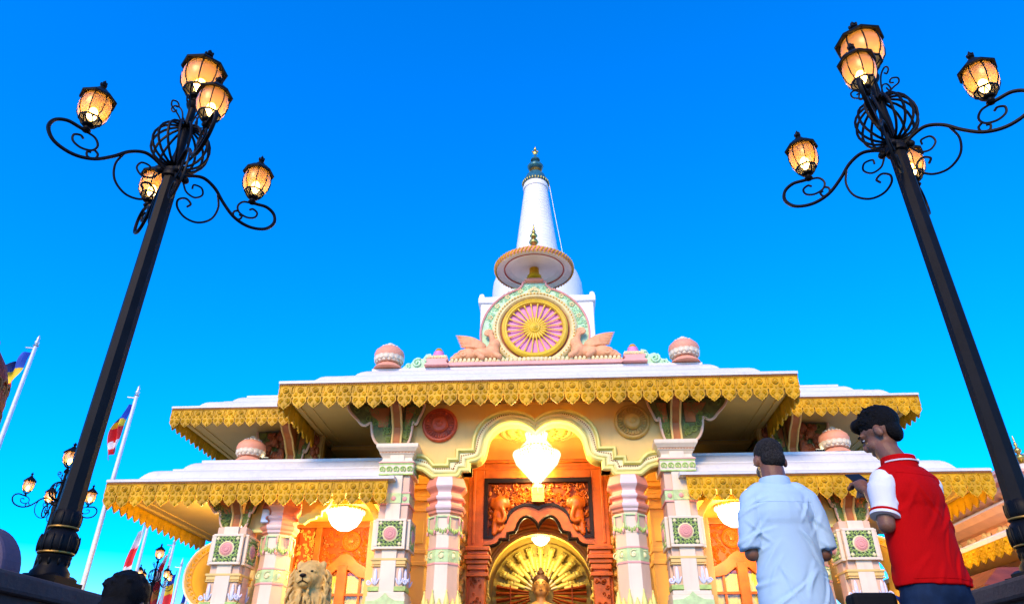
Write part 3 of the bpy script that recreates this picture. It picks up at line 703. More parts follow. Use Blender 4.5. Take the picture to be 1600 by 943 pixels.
# shrine arch
m = MB(); A1 = arc(C, 2.90, 1.21, 0, 180, 40)
m.prism([(C+1.6, 1), (C+1.6, 5.2), (C-1.6, 5.2), (C-1.6, 1), (C-1.21, 1)] + list(reversed(A1)) + [(C+1.21, 1)], 'y', 17.55, 17.7); SA = ob('shrine_wall', m, 'yellowwall', T)
for r, w, d, mt in ((1.20, .06, .10, 'yellowwall'), (1.29, .04, .06, 'orangewall'), (1.36, .05, .10, 'yellowwall'), (1.46, .04, .05, 'orangewall')):
    m = MB(); m.sweep(arc(C, 2.90, r, 0, 180, 40), [(0, -.02), (0, d), (-w, d), (-w, -.02)], 17.55); ob('arch_moulding', m, mt, SA, smooth=40)
for s in (-1, 1):
    m = MB(); scatter_relief(m, C+s*1.32-.14, C+s*1.32+.14, 1.4, 3.4, 17.5, 60, (.05, .08), rng, None, .06); ob('side_relief', m, 'yellowwall', SA, kind='stuff')
# lotus ceiling rose
LC = MB(); LC.lathe([(.93, 0), (.93, -.05), (.86, -.09), (.78, -.05), (0, -.05)], 48, (C, 16.08, 6.20)); LR = ob('ceiling_rose', LC, 'orangewall', T, smooth=35)
for rr, n, ln, w in ((.62, 26, .22, .07), (.40, 18, .18, .06), (.2, 12, .13, .05)):
    m = MB()
    for k in range(n):
        a = 2*pi*k/n; m.ell((C+rr*cos(a), 16.08+rr*sin(a), 6.14), (ln*.55, w, .05), 8, 5, (0, 0, a))
    ob('petal_ring', m, 'yellowwall', LR, smooth=60)
m = MB()
for k in range(80):
    a = 2*pi*k/80; m.spiral((C+.82*cos(a), 16.08+.82*sin(a), 6.11), .05, 1, .016, plane='xy', start=a, n=4)
ob('scroll_ring', m, 'goldrose', LR, kind='stuff')

# wing doors
for s in (-1, 1):
    YW = 16.78; X = lambda x: C+s*x
    m = MB()
    m.box(X(3.5), X(5.72), YW-.04, YW+.12, 4.14, 4.36); m.box(X(5.60), X(5.72), YW-.04, YW+.12, 1, 4.14); m.box(X(5.02), X(5.16), YW-.04, YW+.12, 1, 4.14); m.box(X(3.5), X(3.72), YW-.04, YW+.12, 1, 4.14)
    D = ob('wing_door', m, 'wood', T, bevel=.012)
    m = MB(); m.box(X(5.16), X(5.60), YW+.06, YW+.1, 2.6, 4.14); m.box(X(3.72), X(5.02), YW+.06, YW+.1, 3.1, 4.14); ob('panel_back', m, 'wood_dark', D)
    m = MB(); scatter_relief(m, min(X(5.18), X(5.58)), max(X(5.18), X(5.58)), 2.65, 4.10, YW+.06, 130, (.03, .05), rng, None, .04); ob('glitter_relief', m, 'goldrose', D, kind='stuff')
    m = MB(); scatter_relief(m, min(X(3.74), X(5.0)), max(X(3.74), X(5.0)), 3.15, 4.10, YW+.06, 240, (.035, .06), rng, lambda x, z: math.hypot(x-X(4.32), z-3.84) > .24, .04); ob('scroll_relief', m, 'wood', D, kind='stuff')
    m = MB(); m.lathe_y([(.22, 0), (.22, .05), (.19, .07), (.17, .04), (.07, .04), (.06, .08), (0, .10)], 28, (X(4.32), YW+.05, 3.84))
    for k in range(20):
        a = 2*pi*k/20; m.tube([(X(4.32)+.08*cos(a), YW, 3.84+.08*sin(a)), (X(4.32)+.165*cos(a), YW, 3.84+.165*sin(a))], .012, 4)
    ob('rosette', m, 'wood', D, smooth=35)
    low = [(5.02, 2.93), (4.86, 3.0), (4.72, 3.08), (4.60, 3.2), (4.30, 3.2), (4.22, 3.14), (4.10, 3.05), (3.95, 3.02), (3.72, 3.0)]
    top = [(3.72, 3.22), (3.9, 3.25), (4.1, 3.36), (4.25, 3.50), (4.38, 3.57), (4.52, 3.54), (4.64, 3.42), (4.78, 3.30), (4.9, 3.22), (5.02, 3.18)]
    m = MB(); m.prism([(X(x), z) for x, z in low+top], 'y', YW-.03, YW+.08); ob('carved_arch', m, 'wood', D, bevel=.01)
    m = MB(); m.box(X(4.56), X(4.34), YW-.05, YW+.08, 1, 3.3); ob('centre_post', m, 'wood', D, bevel=.01)
    for xa, xb in ((5.02, 4.56), (4.34, 3.72)):
        m = MB(); m.box(X(xa), X(xb), YW+.03, YW+.036, 1.2, 3.15); ob('window_pane', m, 'window_glass', D)
        m = MB(); c_ = (xa+xb)/2; m.box(X(c_-.025), X(c_+.025), YW, YW+.05, 1.2, 3.15); m.box(X(xa), X(xb), YW-.01, YW+.055, 2.66, 2.71); m.box(X(xa), X(xb), YW-.01, YW+.055, 2.0, 2.05); ob('muntin', m, 'wood', D)
        m = MB(); v0 = []
        for i in range(25):
            x = xa+(xb-xa)*i/24; v0.append((X(x), YW+.09+.015*sin(i*1.7)))
        m.add([(x, y, 1.2) for x, y in v0]+[(x, y, 3.2) for x, y in v0], [(i, i+1, 26+i, 25+i) for i in range(24)]); ob('curtain', m, 'curtain', D, smooth=60)
    m = MB(); m.box(X(3.1), X(6.0), 15.2, 16.8, 4.28, 4.38); ob('wing_ceiling', m, 'yellowwall', T)
    # round fringed side vault beyond the end pillar
    m = MB(); ring = arc(X(7.42), 3.14, .64, -160, 200, 36)
    yv = 17.0; m.sweep(ring[:-1], [(0, 0), (0, .0), (.0, -1.0), (-.03, -1.0), (-.03, 0)], yv, closed=True); V = ob('side_vault', m, 'yellowwall', T, smooth=40)
    m = MB(); m.sweep(ring[:-1], [(.05, -.02), (.05, .05), (-.10, .05), (-.10, -.02)], yv, closed=True); ob('vault_rim', m, 'goldrose', V, smooth=40)
    m = MB()
    for x, z in ring[:-1]: m.spiral((x, yv-.055, z), .04, 1.1, .012, n=4)
    ob('rim_scroll', m, 'gold', V, kind='stuff')
    m = MB(); m.sweep(ring[:-1], [(-.10, -.05), (-.10, .06), (-.14, .06), (-.14, -1.0)], yv, closed=True); ob('white_edge', m, 'white', V, smooth=40)
    m = MB(); m.box(X(6.95), X(7.9), yv+.1, yv+.95, 1.0, 2.60); ob('vault_pier', m, 'beige', V)
# --- speakers under the wing soffit
for s in (-1, 1):
    o = root('speaker_box', 'small grey box on the lintel beside the %s wing bracket' % ('flag side' if s < 0 else 'praying men\'s'), 'speaker', (C+s*5.68, 14.95, 3.98), 'grey boxes under the wing eaves')
    o['label'] = 'small pale grey box fixed on the lintel beside the %s' % ('lion statue' if s < 0 else 'red vest')
    m = MB(); m.box(-.095, .095, -.06, .06, -.15, .15); put('case', m.mesh('case', 'greybox'), o, (C+s*5.68, 14.95, 3.98), bevel=.03)
    m = MB(); m.box(-.075, .075, -.068, -.055, -.13, .13); put('grille', m.mesh('grille', 'steel'), o, (C+s*5.68, 14.95, 3.98))

# ------------------------------------------------------------------ lamps inside
def point(name, loc, e, col, r, parent=None):
    l = bpy.data.lights.new(name, 'POINT'); l.energy = e; l.color = col; l.shadow_soft_size = r
    o = bpy.data.objects.new(name, l); COL.objects.link(o)
    if parent: o.parent = parent; o.location = Vector(loc)-WL[parent.name]
    else: o.location = loc
    return o
WARM = (1, .68, .25)
CH = root('chandelier', 'blazing crystal chandelier hanging in the porch arch', 'chandelier', (C, 15.7, 4.83))
m = MB(); m.tube([(C, 15.7, 5.9), (C, 15.7, 6.2)], .02, 8); m.lathe([(.02, 0), (.12, .02), (.14, .06), (.0, .09)], 20, (C, 15.7, 6.1))
for z, r in ((5.97, .24), (5.62, .33), (5.45, .50)): m.tube([(C+r*cos(2*pi*k/32), 15.7+r*sin(2*pi*k/32), z) for k in range(32)], .018, 6, closed=True)
for k in range(10):
    a = 2*pi*k/10; m.tube(bez([(C+.05*cos(a), 15.7+.05*sin(a), 5.7), (C+.3*cos(a), 15.7+.3*sin(a), 5.62), (C+.46*cos(a), 15.7+.46*sin(a), 5.52)], 5), .012, 5)
ob('frame', m, 'brass', CH, smooth=50)
m = MB()
def crystals(r0, z0, r1, z1, rows, per):
    for j in range(rows):
        f = j/(rows-1); r = r0+(r1-r0)*f; z = z0+(z1-z0)*f; n = max(6, int(per*r/.5))
        for k in range(n):
            a = 2*pi*(k+.5*(j % 2))/n; m.lathe([(0, -.055), (.02, -.02), (.022, .01), (0, .05)], 5, (C+r*cos(a), 15.7+r*sin(a), z))
crystals(.24, 5.95, .20, 5.78, 4, 40); crystals(.20, 5.78, .33, 5.62, 4, 40); crystals(.33, 5.58, .28, 5.5, 2, 40); crystals(.52, 5.46, .46, 5.30, 4, 46); crystals(.44, 5.28, .10, 4.88, 9, 46)
m.lathe([(0, -.09), (.05, -.04), (.05, .03), (0, .08)], 10, (C, 15.7, 4.86))
ob('crystal_drops', m, 'crystal', CH, kind='stuff')
m = MB(); m.lathe([(.0, 5.0), (.10, 5.03), (.28, 5.25), (.36, 5.40), (.16, 5.5), (.13, 5.7), (.15, 5.88), (0, 5.92)], 20, (C, 15.7, 0)); ob('diffuser', m, 'crystal_core', CH, smooth=60)
point('chandelier_light', (C, 15.2, 5.35), 200, WARM, .25, CH)
point('chandelier_light', (C, 16.15, 5.2), 110, WARM, .2, CH)
def bowl(loc, label, r=.38, dep=.42, e=60, rod=.14, col=WARM, below=True):
    o = root('bowl_lamp', label, 'lamp', loc, 'bowl lamps')
    x, y, z = loc
    m = MB(); m.lathe([(0, -dep), (r*.35, -dep*.95), (r*.7, -dep*.74), (r*.92, -dep*.42), (r, -.05), (r*.98, 0)], 32, loc, cap=False); ob('bowl', m, 'bowl_glow', o, smooth=60)
    m = MB(); m.lathe([(r*1.0, -.02), (r*1.08, .0), (r*1.08, .05), (r*.98, .06), (r*.98, 0)], 32, loc)
    for k in range(3):
        a = 2*pi*k/3; m.tube([(x+r*cos(a), y+r*sin(a), z+.03), (x, y, z+rod)], .008, 5)
    ob('rim', m, 'brass', o, smooth=50)
    m = MB()
    for k in range(26):
        a = 2*pi*k/26; m.lathe([(0, -.05), (.014, -.02), (.014, .0), (0, .04)], 5, (x+r*1.08*cos(a), y+r*1.08*sin(a), z-.02))
    ob('crystal_drops', m, 'crystal', o, kind='stuff')
    point('bowl_light', (x, y-.25, z-dep-.18), e, col, .15, o)
    return o
bowl((C-4.20, 15.65, 4.24), 'glowing white bowl lamp above the lion statue', e=110)
bowl((C+4.20, 15.65, 4.24), 'glowing white bowl lamp beside the light blue shirt', e=110)
bowl((C-6.60, 15.55, 3.93), 'bowl lamp hidden behind the end pillar on the flag side', r=.2, dep=.2, e=85, rod=.42)
bowl((C+6.60, 15.55, 3.93), 'bowl lamp hidden behind the end pillar on the red vest side', r=.2, dep=.2, e=85, rod=.42)
o = bowl((C+.02, 17.95, 4.12), 'small white bowl lamp hanging above the golden statue', r=.20, dep=.19, e=30, rod=1.9, col=(1, .72, .25), )
point('bowl_light', (C, 17.75, 3.75), 8, (1, .75, .25), .1, o)
DLMP = root('door_lantern', 'small glowing yellow lantern at the centre of the carved door panel', 'lantern', (C, YD-.06, 4.62))
m = MB(); m.box(C-.14, C+.14, YD-.08, YD+.12, 4.60, 4.64); m.prism([(C-.14, 4.92), (C-.09, 5.0), (C+.09, 5.0), (C+.14, 4.92)], 'y', YD-.08, YD+.12)
for dx in (-.13, 0, .13): m.box(C+dx-.012, C+dx+.012, YD-.085, YD-.06, 4.64, 4.92)
m.box(C-.13, C+.13, YD-.085, YD-.06, 4.77, 4.79); ob('frame', m, 'goldrose', DLMP)
emission('yellow_pane', (1, .6, .06), 2.2)
m = MB(); m.box(C-.12, C+.12, YD-.06, YD+.12, 4.64, 4.92); ob('pane', m, 'yellow_pane', DLMP, bevel=.02)
# floodlights on the terraces behind the pots
for s in (-1, 1):
    o = root('floodlight', 'small floodlight on the terrace behind the pot nearest the %s' % ('flagpoles' if s < 0 else 'red vest'), 'floodlight', (C+s*6.35, 15.95, 5.42), 'terrace floodlights')
    m = MB(); m.box(C+s*6.35-.09, C+s*6.35+.09, 15.9, 16.0, 5.42, 5.56); ob('case', m, 'iron', o)
    m = MB(); m.add([(C+s*6.35-.08, 15.91, 5.565), (C+s*6.35+.08, 15.91, 5.565), (C+s*6.35+.08, 15.99, 5.565), (C+s*6.35-.08, 15.99, 5.565)], [(0, 1, 2, 3)]); ob('lens', m, 'bowl_glow', o)
    point('floodlight_beam', (C+s*6.7, 15.95, 5.75), 40, (1, .72, .3), .08, o)

# ------------------------------------------------------------------ statue in the shrine
BU = root('buddha_statue', 'seated golden statue with a dark topknot before a fan of golden arms', 'statue', (C, 18.3, 1))
bx, by = C, 18.3
m = MB(); m.ell((bx, by, 3.08), (.185, .19, .235)); m.ell((bx, by-.03, 2.93), (.15, .16, .13)); m.ell((bx, by-.185, 3.05), (.032, .05, .07)); m.cap((bx, by, 2.85), (bx, by, 2.65), .10, .12)
for s in (-1, 1): m.ell((bx+s*.19, by+.02, 3.02), (.022, .05, .12)); m.cap((bx+s*.1, by, 2.6), (bx+s*.36, by, 2.50), .13, .12); m.cap((bx+s*.38, by, 2.48), (bx+s*.46, by-.05, 2.0), .11, .09); m.cap((bx+s*.46, by-.05, 2.0), (bx+s*.12, by-.42, 1.75), .09, .06); m.cap((bx+s*.2, by, 1.6), (bx+s*.62, by-.4, 1.55), .2, .14); m.cap((bx+s*.62, by-.4, 1.55), (bx-s*.1, by-.55, 1.5), .14, .09)
m.ell((bx, by, 2.3), (.33, .2, .36)); m.ell((bx, by, 1.85), (.3, .22, .4)); m.ell((bx, by-.44, 1.72), (.16, .09, .05)); m.ell((bx, by-.20, 2.965), (.05, .02, .014)); m.box(bx-.8, bx+.8, by-.6, by+.4, 1.0, 1.45)
put('body', remesh(m, 'body', 'buddha_skin', .02, 3), BU)
m = MB(); m.ell((bx, by+.03, 3.16), (.205, .195, .185)); m.ell((bx, by+.02, 3.36), (.09, .09, .09)); m.ell((bx, by+.02, 3.45), (.045, .045, .05)); ob('hair', m, 'buddha_hair', BU, smooth=60)
m = MB()
for s in (-1, 1): m.ell((bx+s*.075, by-.165, 3.085), (.035, .02, .008), 8, 5); m.tube([(bx+s*.03, by-.185, 3.125), (bx+s*.08, by-.18, 3.145), (bx+s*.13, by-.15, 3.125)], .006, 5)
m.ell((bx, by-.205, 2.945), (.04, .012, .006), 8, 5); ob('face_lines', m, 'buddha_hair', BU)
def fan_arm(a, r0, r1, w, mat, hand=True):
    d = Vector((cos(a), 0, sin(a))); c0 = Vector((bx, by+.35, 2.95)); m = MB()
    p0, p1 = c0+d*r0, c0+d*r1
    m.tube([p0, (p0+p1)/2, p1], [w*.8, w, w*.85], 8)
    if hand:
        t = Vector((-sin(a), 0, cos(a)))
        m.tube([p1-d*.03, p1], w*1.3, 8)
        m.ell(p1+d*.06, (w*1.1, w*.7, w*1.1), 8, 6)
        for k in (-1.5, -.5, .5, 1.5): m.tube([p1+d*.08+t*k*w*.5, p1+d*.16+t*k*w*.6], w*.24, 5)
    ob('golden_arm', m, mat, BU, smooth=50)
for k in range(11): fan_arm(radians(10+16*k), .58, .94, .074, 'goldstatue')
for k in range(10): fan_arm(radians(18+16*k), .42, .70, .058, 'goldstatue')
for k in range(11): fan_arm(radians(20+14*k), .26, .50, .026, 'ivory')
for s in (-1, 1):
    for k, a in enumerate((-26, -17, -8, 1, 9)):
        d = Vector((s*cos(radians(a)), 0, sin(radians(a)))); t = Vector((-d.z, 0, d.x)); p = Vector((bx, by+.28, 2.92)); q0, q1 = p+d*.30, p+d*1.1
        m = MB(); m.tube([q0, q1], [.02, .05], 4); ob('fan_slat', m, 'wood_dark', BU)
    m = MB(); m.tube([(bx+s*.75, by+.26, 2.4), (bx+s*.75, by+.26, 3.12)], .018, 6); ob('fan_rail', m, 'wood_dark', BU)
m = MB(); m.lathe_y([(1.22, 0), (1.22, .03), (0, .03)], 40, (bx, by+.5, 2.95)); ob('halo_disc', m, 'old_gold', BU)

# ------------------------------------------------------------------ lion statue
LX, LY = -3.93, 13.2
LI = root('lion_statue', 'seated stone coloured lion statue in front of the carved wing door', 'lion statue', (LX, LY, 0))
def lp(x, y, z): return (LX+x, LY+y, z)
m = MB()
m.ell(lp(0, -.10, 2.48), (.23, .24, .25)); m.ell(lp(0, -.30, 2.40), (.135, .14, .11)); m.ell(lp(0, -.31, 2.33), (.10, .11, .07)); m.ell(lp(0, -.30, 2.47), (.07, .17, .06)); m.ell(lp(0, .02, 2.62), (.17, .18, .16))
for s in (-1, 1): m.ell(lp(s*.20, -.02, 2.68), (.07, .045, .08)); m.ell(lp(s*.12, -.26, 2.55), (.06, .05, .045)); m.ell(lp(s*.07, -.38, 2.38), (.065, .05, .055))
m.ell(lp(0, .0, 2.42), (.31, .24, .36)); m.ell(lp(0, .02, 2.05), (.36, .28, .40)); m.ell(lp(0, -.02, 1.75), (.30, .26, .4)); m.ell(lp(0, .35, 1.45), (.34, .5, .42))
for s in (-1, 1): m.cap(lp(s*.18, -.14, 1.75), lp(s*.17, -.24, 1.08), .11, .09); m.ell(lp(s*.17, -.32, 1.05), (.11, .16, .08)); m.ell(lp(s*.30, .3, 1.28), (.16, .34, .27)); m.ell(lp(s*.33, .05, 1.05), (.1, .2, .08))
m.tube(bez([lp(0, .8, 1.2), lp(.3, .95, 1.1), lp(.45, .6, 1.05)]), .06, 8)
rng = random.Random(2)
for k in range(260):     # mane locks
    a = rng.uniform(0, 2*pi); z = rng.uniform(1.75, 2.55); rr = .30+.05*sin((z-1.75)*3.5)
    if -sin(a) > .55 and z > 2.22: continue
    x, y = rr*cos(a), rr*.82*sin(a)
    m.tube([lp(x*.9, y*.9, z+.10), lp(x*1.10, y*1.10, z), lp(x*1.10+rng.uniform(-.03, .03), y*1.10, z-.13)], [.018, .028, .004], 6)
put('body', remesh(m, 'body', 'stone_lion', .012, 1, lambda c: .005*noise.noise(c*16)), LI)
m = MB(); m.ell(lp(0, -.445, 2.455), (.062, .035, .032), 10, 6); m.tube([lp(0, -.45, 2.43), lp(0, -.44, 2.365)], .008, 5)
m.tube(bez([lp(-.09, -.40, 2.33), lp(-.04, -.43, 2.355), lp(0, -.44, 2.37), lp(.04, -.43, 2.355), lp(.09, -.40, 2.33)], 4), .008, 5); ob('nose', m, 'blacktrim', LI, smooth=60)
m = MB()
for s in (-1, 1): m.ell(lp(s*.105, -.305, 2.545), (.03, .02, .016), 8, 5)
ob('eye', m, 'blacktrim', LI, smooth=60)
m = MB(); m.box(LX-.5, LX+.5, LY-.55, LY+.95, 0, .9); m.box(LX-.56, LX+.56, LY-.61, LY+1.01, .9, .99); ob('plinth', m, 'ivory', LI, bevel=.02)

# ------------------------------------------------------------------ wheel pediment on the roof
YP = 15.8; ZW = 8.70
ZR = Z1+.045+.90*1.18
PD = root('wheel_pediment', 'mint green round pediment with golden spoked wheel under a parasol finial', 'pediment', (C, YP, ZR))
out = [(C-1.22, ZR)] + [(C-1.36*cos(radians(a)), 8.60+1.33*sin(radians(a))) for a in range(-24, 73, 6)] + [(C-.36, 9.92), (C-.31, 9.99), (C-.29, 10.08)]
outl = out + [(2*C-x, z) for x, z in reversed(out)]
m = MB(); m.prism(outl, 'y', YP, YP+.3); ob('panel', m, 'mint', PD)
m = MB(); m.sweep([(x, z) for x, z in outl], [(0, -.32), (0, .05), (-.03, .07), (-.06, .05), (-.06, -.02)] if False else [(.02, -.32), (.02, .04), (0, .06), (-.03, .04), (-.03, -.02)], YP); ob('edge_ridge', m, 'pink', PD, smooth=40)
m = MB()
m.lathe_y([(1.04, 0), (1.06, .05), (1.03, .10), (.99, .12), (.95, .09), (.92, .10), (.88, .06), (.86, -.02), (1.0, -.02)], 64, (C, YP, ZW)); ob('ring', m, 'paleyellow', PD, smooth=35)
m = MB()
for k in range(72):
    a = 2*pi*k/72; m.ell((C+.985*cos(a), YP-.11, ZW+.985*sin(a)), .022, 6, 4)
ob('ring_beads', m, 'gold', PD, kind='stuff')
m = MB(); m.lathe_y([(.87, 0), (.87, .02), (0, .02)], 48, (C, YP, ZW)); ob('recess', m, 'rust', PD)
WH = MB(); WH.lathe_y([(.69, .02), (.69, .10), (.71, .13), (.74, .12), (.77, .14), (.80, .12), (.825, .08), (.825, .02)], 64, (C, YP-.02, ZW)); W_ = ob('wheel', WH, 'yellow_paint', PD, smooth=35)
m = MB(); m.lathe_y([(.70, 0), (.70, .025), (0, .025)], 48, (C, YP-.02, ZW)); ob('wheel_disc', m, 'magenta_pink', W_)
m = MB(); m.tube([(.10, 0, 0), (.22, 0, 0), (.27, 0, 0), (.30, 0, 0), (.45, 0, 0), (.60, 0, 0), (.64, 0, 0), (.66, 0, 0), (.70, 0, 0)], [.018, .032, .036, .022, .017, .015, .027, .027, .018], 6); SPK = m.mesh('spoke', 'yellow_paint', 60)
for k in range(24): put('spoke', SPK, W_, (C, YP-.10, ZW), rot=(0, 2*pi*(k+.5)/24, 0))
m = MB(); m.lathe_y([(.145, 0), (.145, .07), (.12, .10), (.09, .09), (.08, .12), (.045, .14), (.03, .16), (0, .17)], 28, (C, YP-.05, ZW)); ob('hub', m, 'yellow_paint', W_, smooth=40)
rng = random.Random(4); m = MB()
for k in range(90):
    a = rng.uniform(radians(-5), radians(185)); r = rng.uniform(1.10, 1.28)
    x, z = C+r*cos(a), ZW+r*sin(a)
    m.spiral((x, YP-.012, z), rng.uniform(.04, .07), 1.2, .012, start=rng.uniform(0, 6), dirn=rng.choice((-1, 1)), n=4)
ob('scroll_relief', m, 'mint', PD, kind='stuff')
m = MB()
for k in range(9):
    a = radians(18+18*k); r = 1.17; x, z = C+r*cos(a), ZW+r*sin(a)
    for q in range(5): m.ell((x+.045*cos(q*1.256), YP-.02, z+.045*sin(q*1.256)), (.028, .02, .028), 6, 4)
for q in range(7): m.ell((C+(q-3)*.045, YP-.02, 9.90-abs(q-3)*.03), (.03, .02, .06), 6, 4)
ob('flower_relief', m, 'paleyellow', PD, kind='stuff')
# base courses, pedestals, volutes
m = MB(); m.box(C-2.1, C+2.1, YP-.30, YP+.35, ZR, ZR+.09); ob('base', m, 'pink', PD, bevel=.01)
m = MB(); m.box(C-2.08, C+2.08, YP-.26, YP+.32, ZR+.09, ZR+.14)
for k in range(40): m.ell((C-2.0+4.0*k/39, YP-.27, ZR+.14), (.045, .04, .06), 7, 5)
ob('base_beads', m, 'paleyellow', PD, kind='stuff')
m = MB()
for k in range(9): m.ell((C-.36+.09*k, YP-.2, ZR+.15), (.055, .10, .07), 7, 5)
ob('lotus_row', m, 'paleyellow', PD, kind='stuff')
for s in (-1, 1):
    px_ = C+s*2.36
    m = MB(); m.prism([(px_-.30, ZR), (px_+.30, ZR), (px_+.22, ZR+.08), (px_+.27, ZR+.16), (px_-.27, ZR+.16), (px_-.22, ZR+.08)], 'y', YP-.38, YP+.2); PE = ob('pedestal', m, 'pink', PD)
    m = MB()
    for k in range(6): m.ell((px_-.20+.08*k, YP-.28, ZR+.22), (.055, .08, .06), 7, 5)
    m.box(px_-.22, px_+.22, YP-.28, YP+.15, ZR+.16, ZR+.29); ob('lotus_course', m, 'paleyellow', PE)
    m = MB(); m.lathe([(.16, 0), (.17, .03), (.14, .05), (.145, .09), (.12, .11), (.125, .15), (.10, .17), (.0, .17)], 20, (px_, YP-.1, ZR+.29)); ob('finial', m, 'magenta_pink', PE, smooth=40)
    m = MB(); m.lathe([(.10, 0), (.09, .04), (.06, .08), (0, .10)], 16, (px_, YP-.1, ZR+.46)); ob('finial_tip', m, 'gold', PE, smooth=40)
    m = MB()
    vp = [(2.55, .0), (2.55, .40), (2.66, .38), (2.74, .26), (2.86, .30), (2.97, .24), (3.02, .14), (3.12, .12), (3.22, .04), (3.24, 0)]
    m.prism([(C+s*x, ZR+z) for x, z in vp], 'y', YP-.15, YP+.05)
    m.spiral((C+s*2.86, YP-.17, ZR+.15), .12, 1.5, .03, start=1, dirn=-s, n=6); m.spiral((C+s*3.08, YP-.17, ZR+.06), .07, 1.3, .022, start=1, dirn=-s, n=6); m.spiral((C+s*2.63, YP-.17, ZR+.25), .09, 1.3, .026, start=1, dirn=s, n=6)
    ob('volute', m, 'mint', PE, smooth=50)
# parasol
ZU = 10.34
m = MB(); m.lathe([(.30, 0), (.34, .03), (.34, .07), (.26, .10), (.24, .14)], 4, (C, YP+.14, 10.06), ph=pi/4); ob('neck_block', m, 'coral', PD)
m = MB(); m.lathe([(.16, 10.2), (.20, 10.26), (.19, 10.34), (.13, 10.40), (.12, 10.62)], 20, (C, YP+.14, 0)); ob('parasol_stem', m, 'gold', PD, smooth=40)
pc = (C, YP+.14, 0)
m = MB(); m.lathe([(.0, 10.64), (.36, 10.62), (.40, 10.60), (.44, 10.615), (.76, 10.55), (.80, 10.53), (.84, 10.545), (.99, 10.50), (1.0, 10.54), (.98, 10.58)], 56, pc); PR = ob('parasol', m, 'ivory', PD, smooth=30)
m = MB(); m.lathe([(1.0, 10.49), (1.03, 10.49), (1.035, 10.60), (1.0, 10.62), (.96, 10.62)], 56, pc, cap=False); m.lathe([(1.0, 10.60), (.8, 10.74), (.6, 10.84), (.58, 10.86), (.56, 10.95), (.52, 10.98), (.3, 11.10), (.12, 11.2), (.08, 11.26)], 56, pc, cap=False); ob('parasol_top', m, 'coral', PR, smooth=35)
m = MB()
for r, z in ((.38, 10.605), (.78, 10.535)): m.tube([(C+r*cos(2*pi*k/48), YP+.14+r*sin(2*pi*k/48), z) for k in range(48)], .02, 6, closed=True)
ob('ring_line', m, 'redrose', PR, smooth=60)
m = MB()
for k in range(64):
    a = 2*pi*k/64; m.tube([(C+1.035*cos(a), YP+.14+1.035*sin(a), 10.50), (C+1.035*cos(a+.07), YP+.14+1.035*sin(a+.07), 10.60)], .022, 5); m.ell((C+1.01*cos(a), YP+.14+1.01*sin(a), 10.475), (.02, .02, .03), 5, 4)
for k in range(40):
    a = 2*pi*k/40; m.tube([(C+.575*cos(a), YP+.14+.575*sin(a), 10.87), (C+.57*cos(a+.1), YP+.14+.57*sin(a+.1), 10.94)], .018, 5)
ob('rope_edge', m, 'gold', PR, kind='stuff')
m = MB(); m.lathe([(.09, 11.22), (.07, 11.28), (.04, 11.32), (.10, 11.37), (.13, 11.43), (.10, 11.50), (.035, 11.54), (.07, 11.58), (.105, 11.64), (.07, 11.70), (.03, 11.73), (.06, 11.77), (.04, 11.83), (.015, 11.86), (.03, 11.9), (.01, 12.0), (0, 12.06)], 20, pc); ob('finial', m, 'brass', PD, smooth=60)

# winged creatures beside the wheel
def creature():
    m = MB()      # local: x outward, y away from viewer, z up; base at 0
    m.ell((.45, 0, .22), (.40, .17, .18)); m.ell((.78, -.03, .20), (.24, .16, .19)); m.ell((.98, -.04, .14), (.20, .13, .13)); m.ell((1.12, -.05, .08), (.12, .10, .08)); m.ell((.20, -.02, .26), (.20, .16, .22)); m.ell((.08, -.05, .12), (.16, .13, .11))
    m.cap((.55, -.14, .18), (.42, -.2, .04), .08, .07); m.cap((.15, -.12, .2), (.0, -.2, .05), .08, .07)
    m.tube(bez([(.22, 0, .40), (.18, 0, .6), (.24, 0, .80), (.34, 0, .86)], 5), [.10-.003*i for i in range(16)], 8)
    m.spiral((.30, -.02, .84), .11, 1.5, .035, start=pi, dirn=-1, n=6); m.ell((.12, 0, .5), (.13, .10, .17))
    m.spiral((.90, -.16, .17), .12, 1.4, .03, start=0, dirn=1, n=6)
    b = remesh(m, 'body', 'salmon', .014, 1)
    w = MB()
    for k in range(8):
        t = k/7; w.tube(bez([(.42, -.06, .34+.02*k), (.70, -.10, .40+.035*k), (.98+.13*t, -.05, .42+.05*k)], 4), [.05, .055, .055, .05, .05, .045, .04, .03, .012], 6)
    w.ell((.5, -.06, .42), (.16, .07, .14))
    return b, w.mesh('wing', 'salmon', 60)
CB, CW = creature()
for s in (-1, 1):
    q = root('winged_creature', 'salmon pink winged beast crouching on the %s side of the golden wheel' % ('flag' if s < 0 else 'red vest'), 'sculpture', (C+s*.86, YP-.12, ZR+.155), 'winged beasts beside the wheel')
    put('body', CB, q, (C+s*.86, YP-.12, ZR+.155)); put('wing', CW, q, (C+s*.86, YP-.12, ZR+.155))
    q.scale = (s*.98, 1, .92)
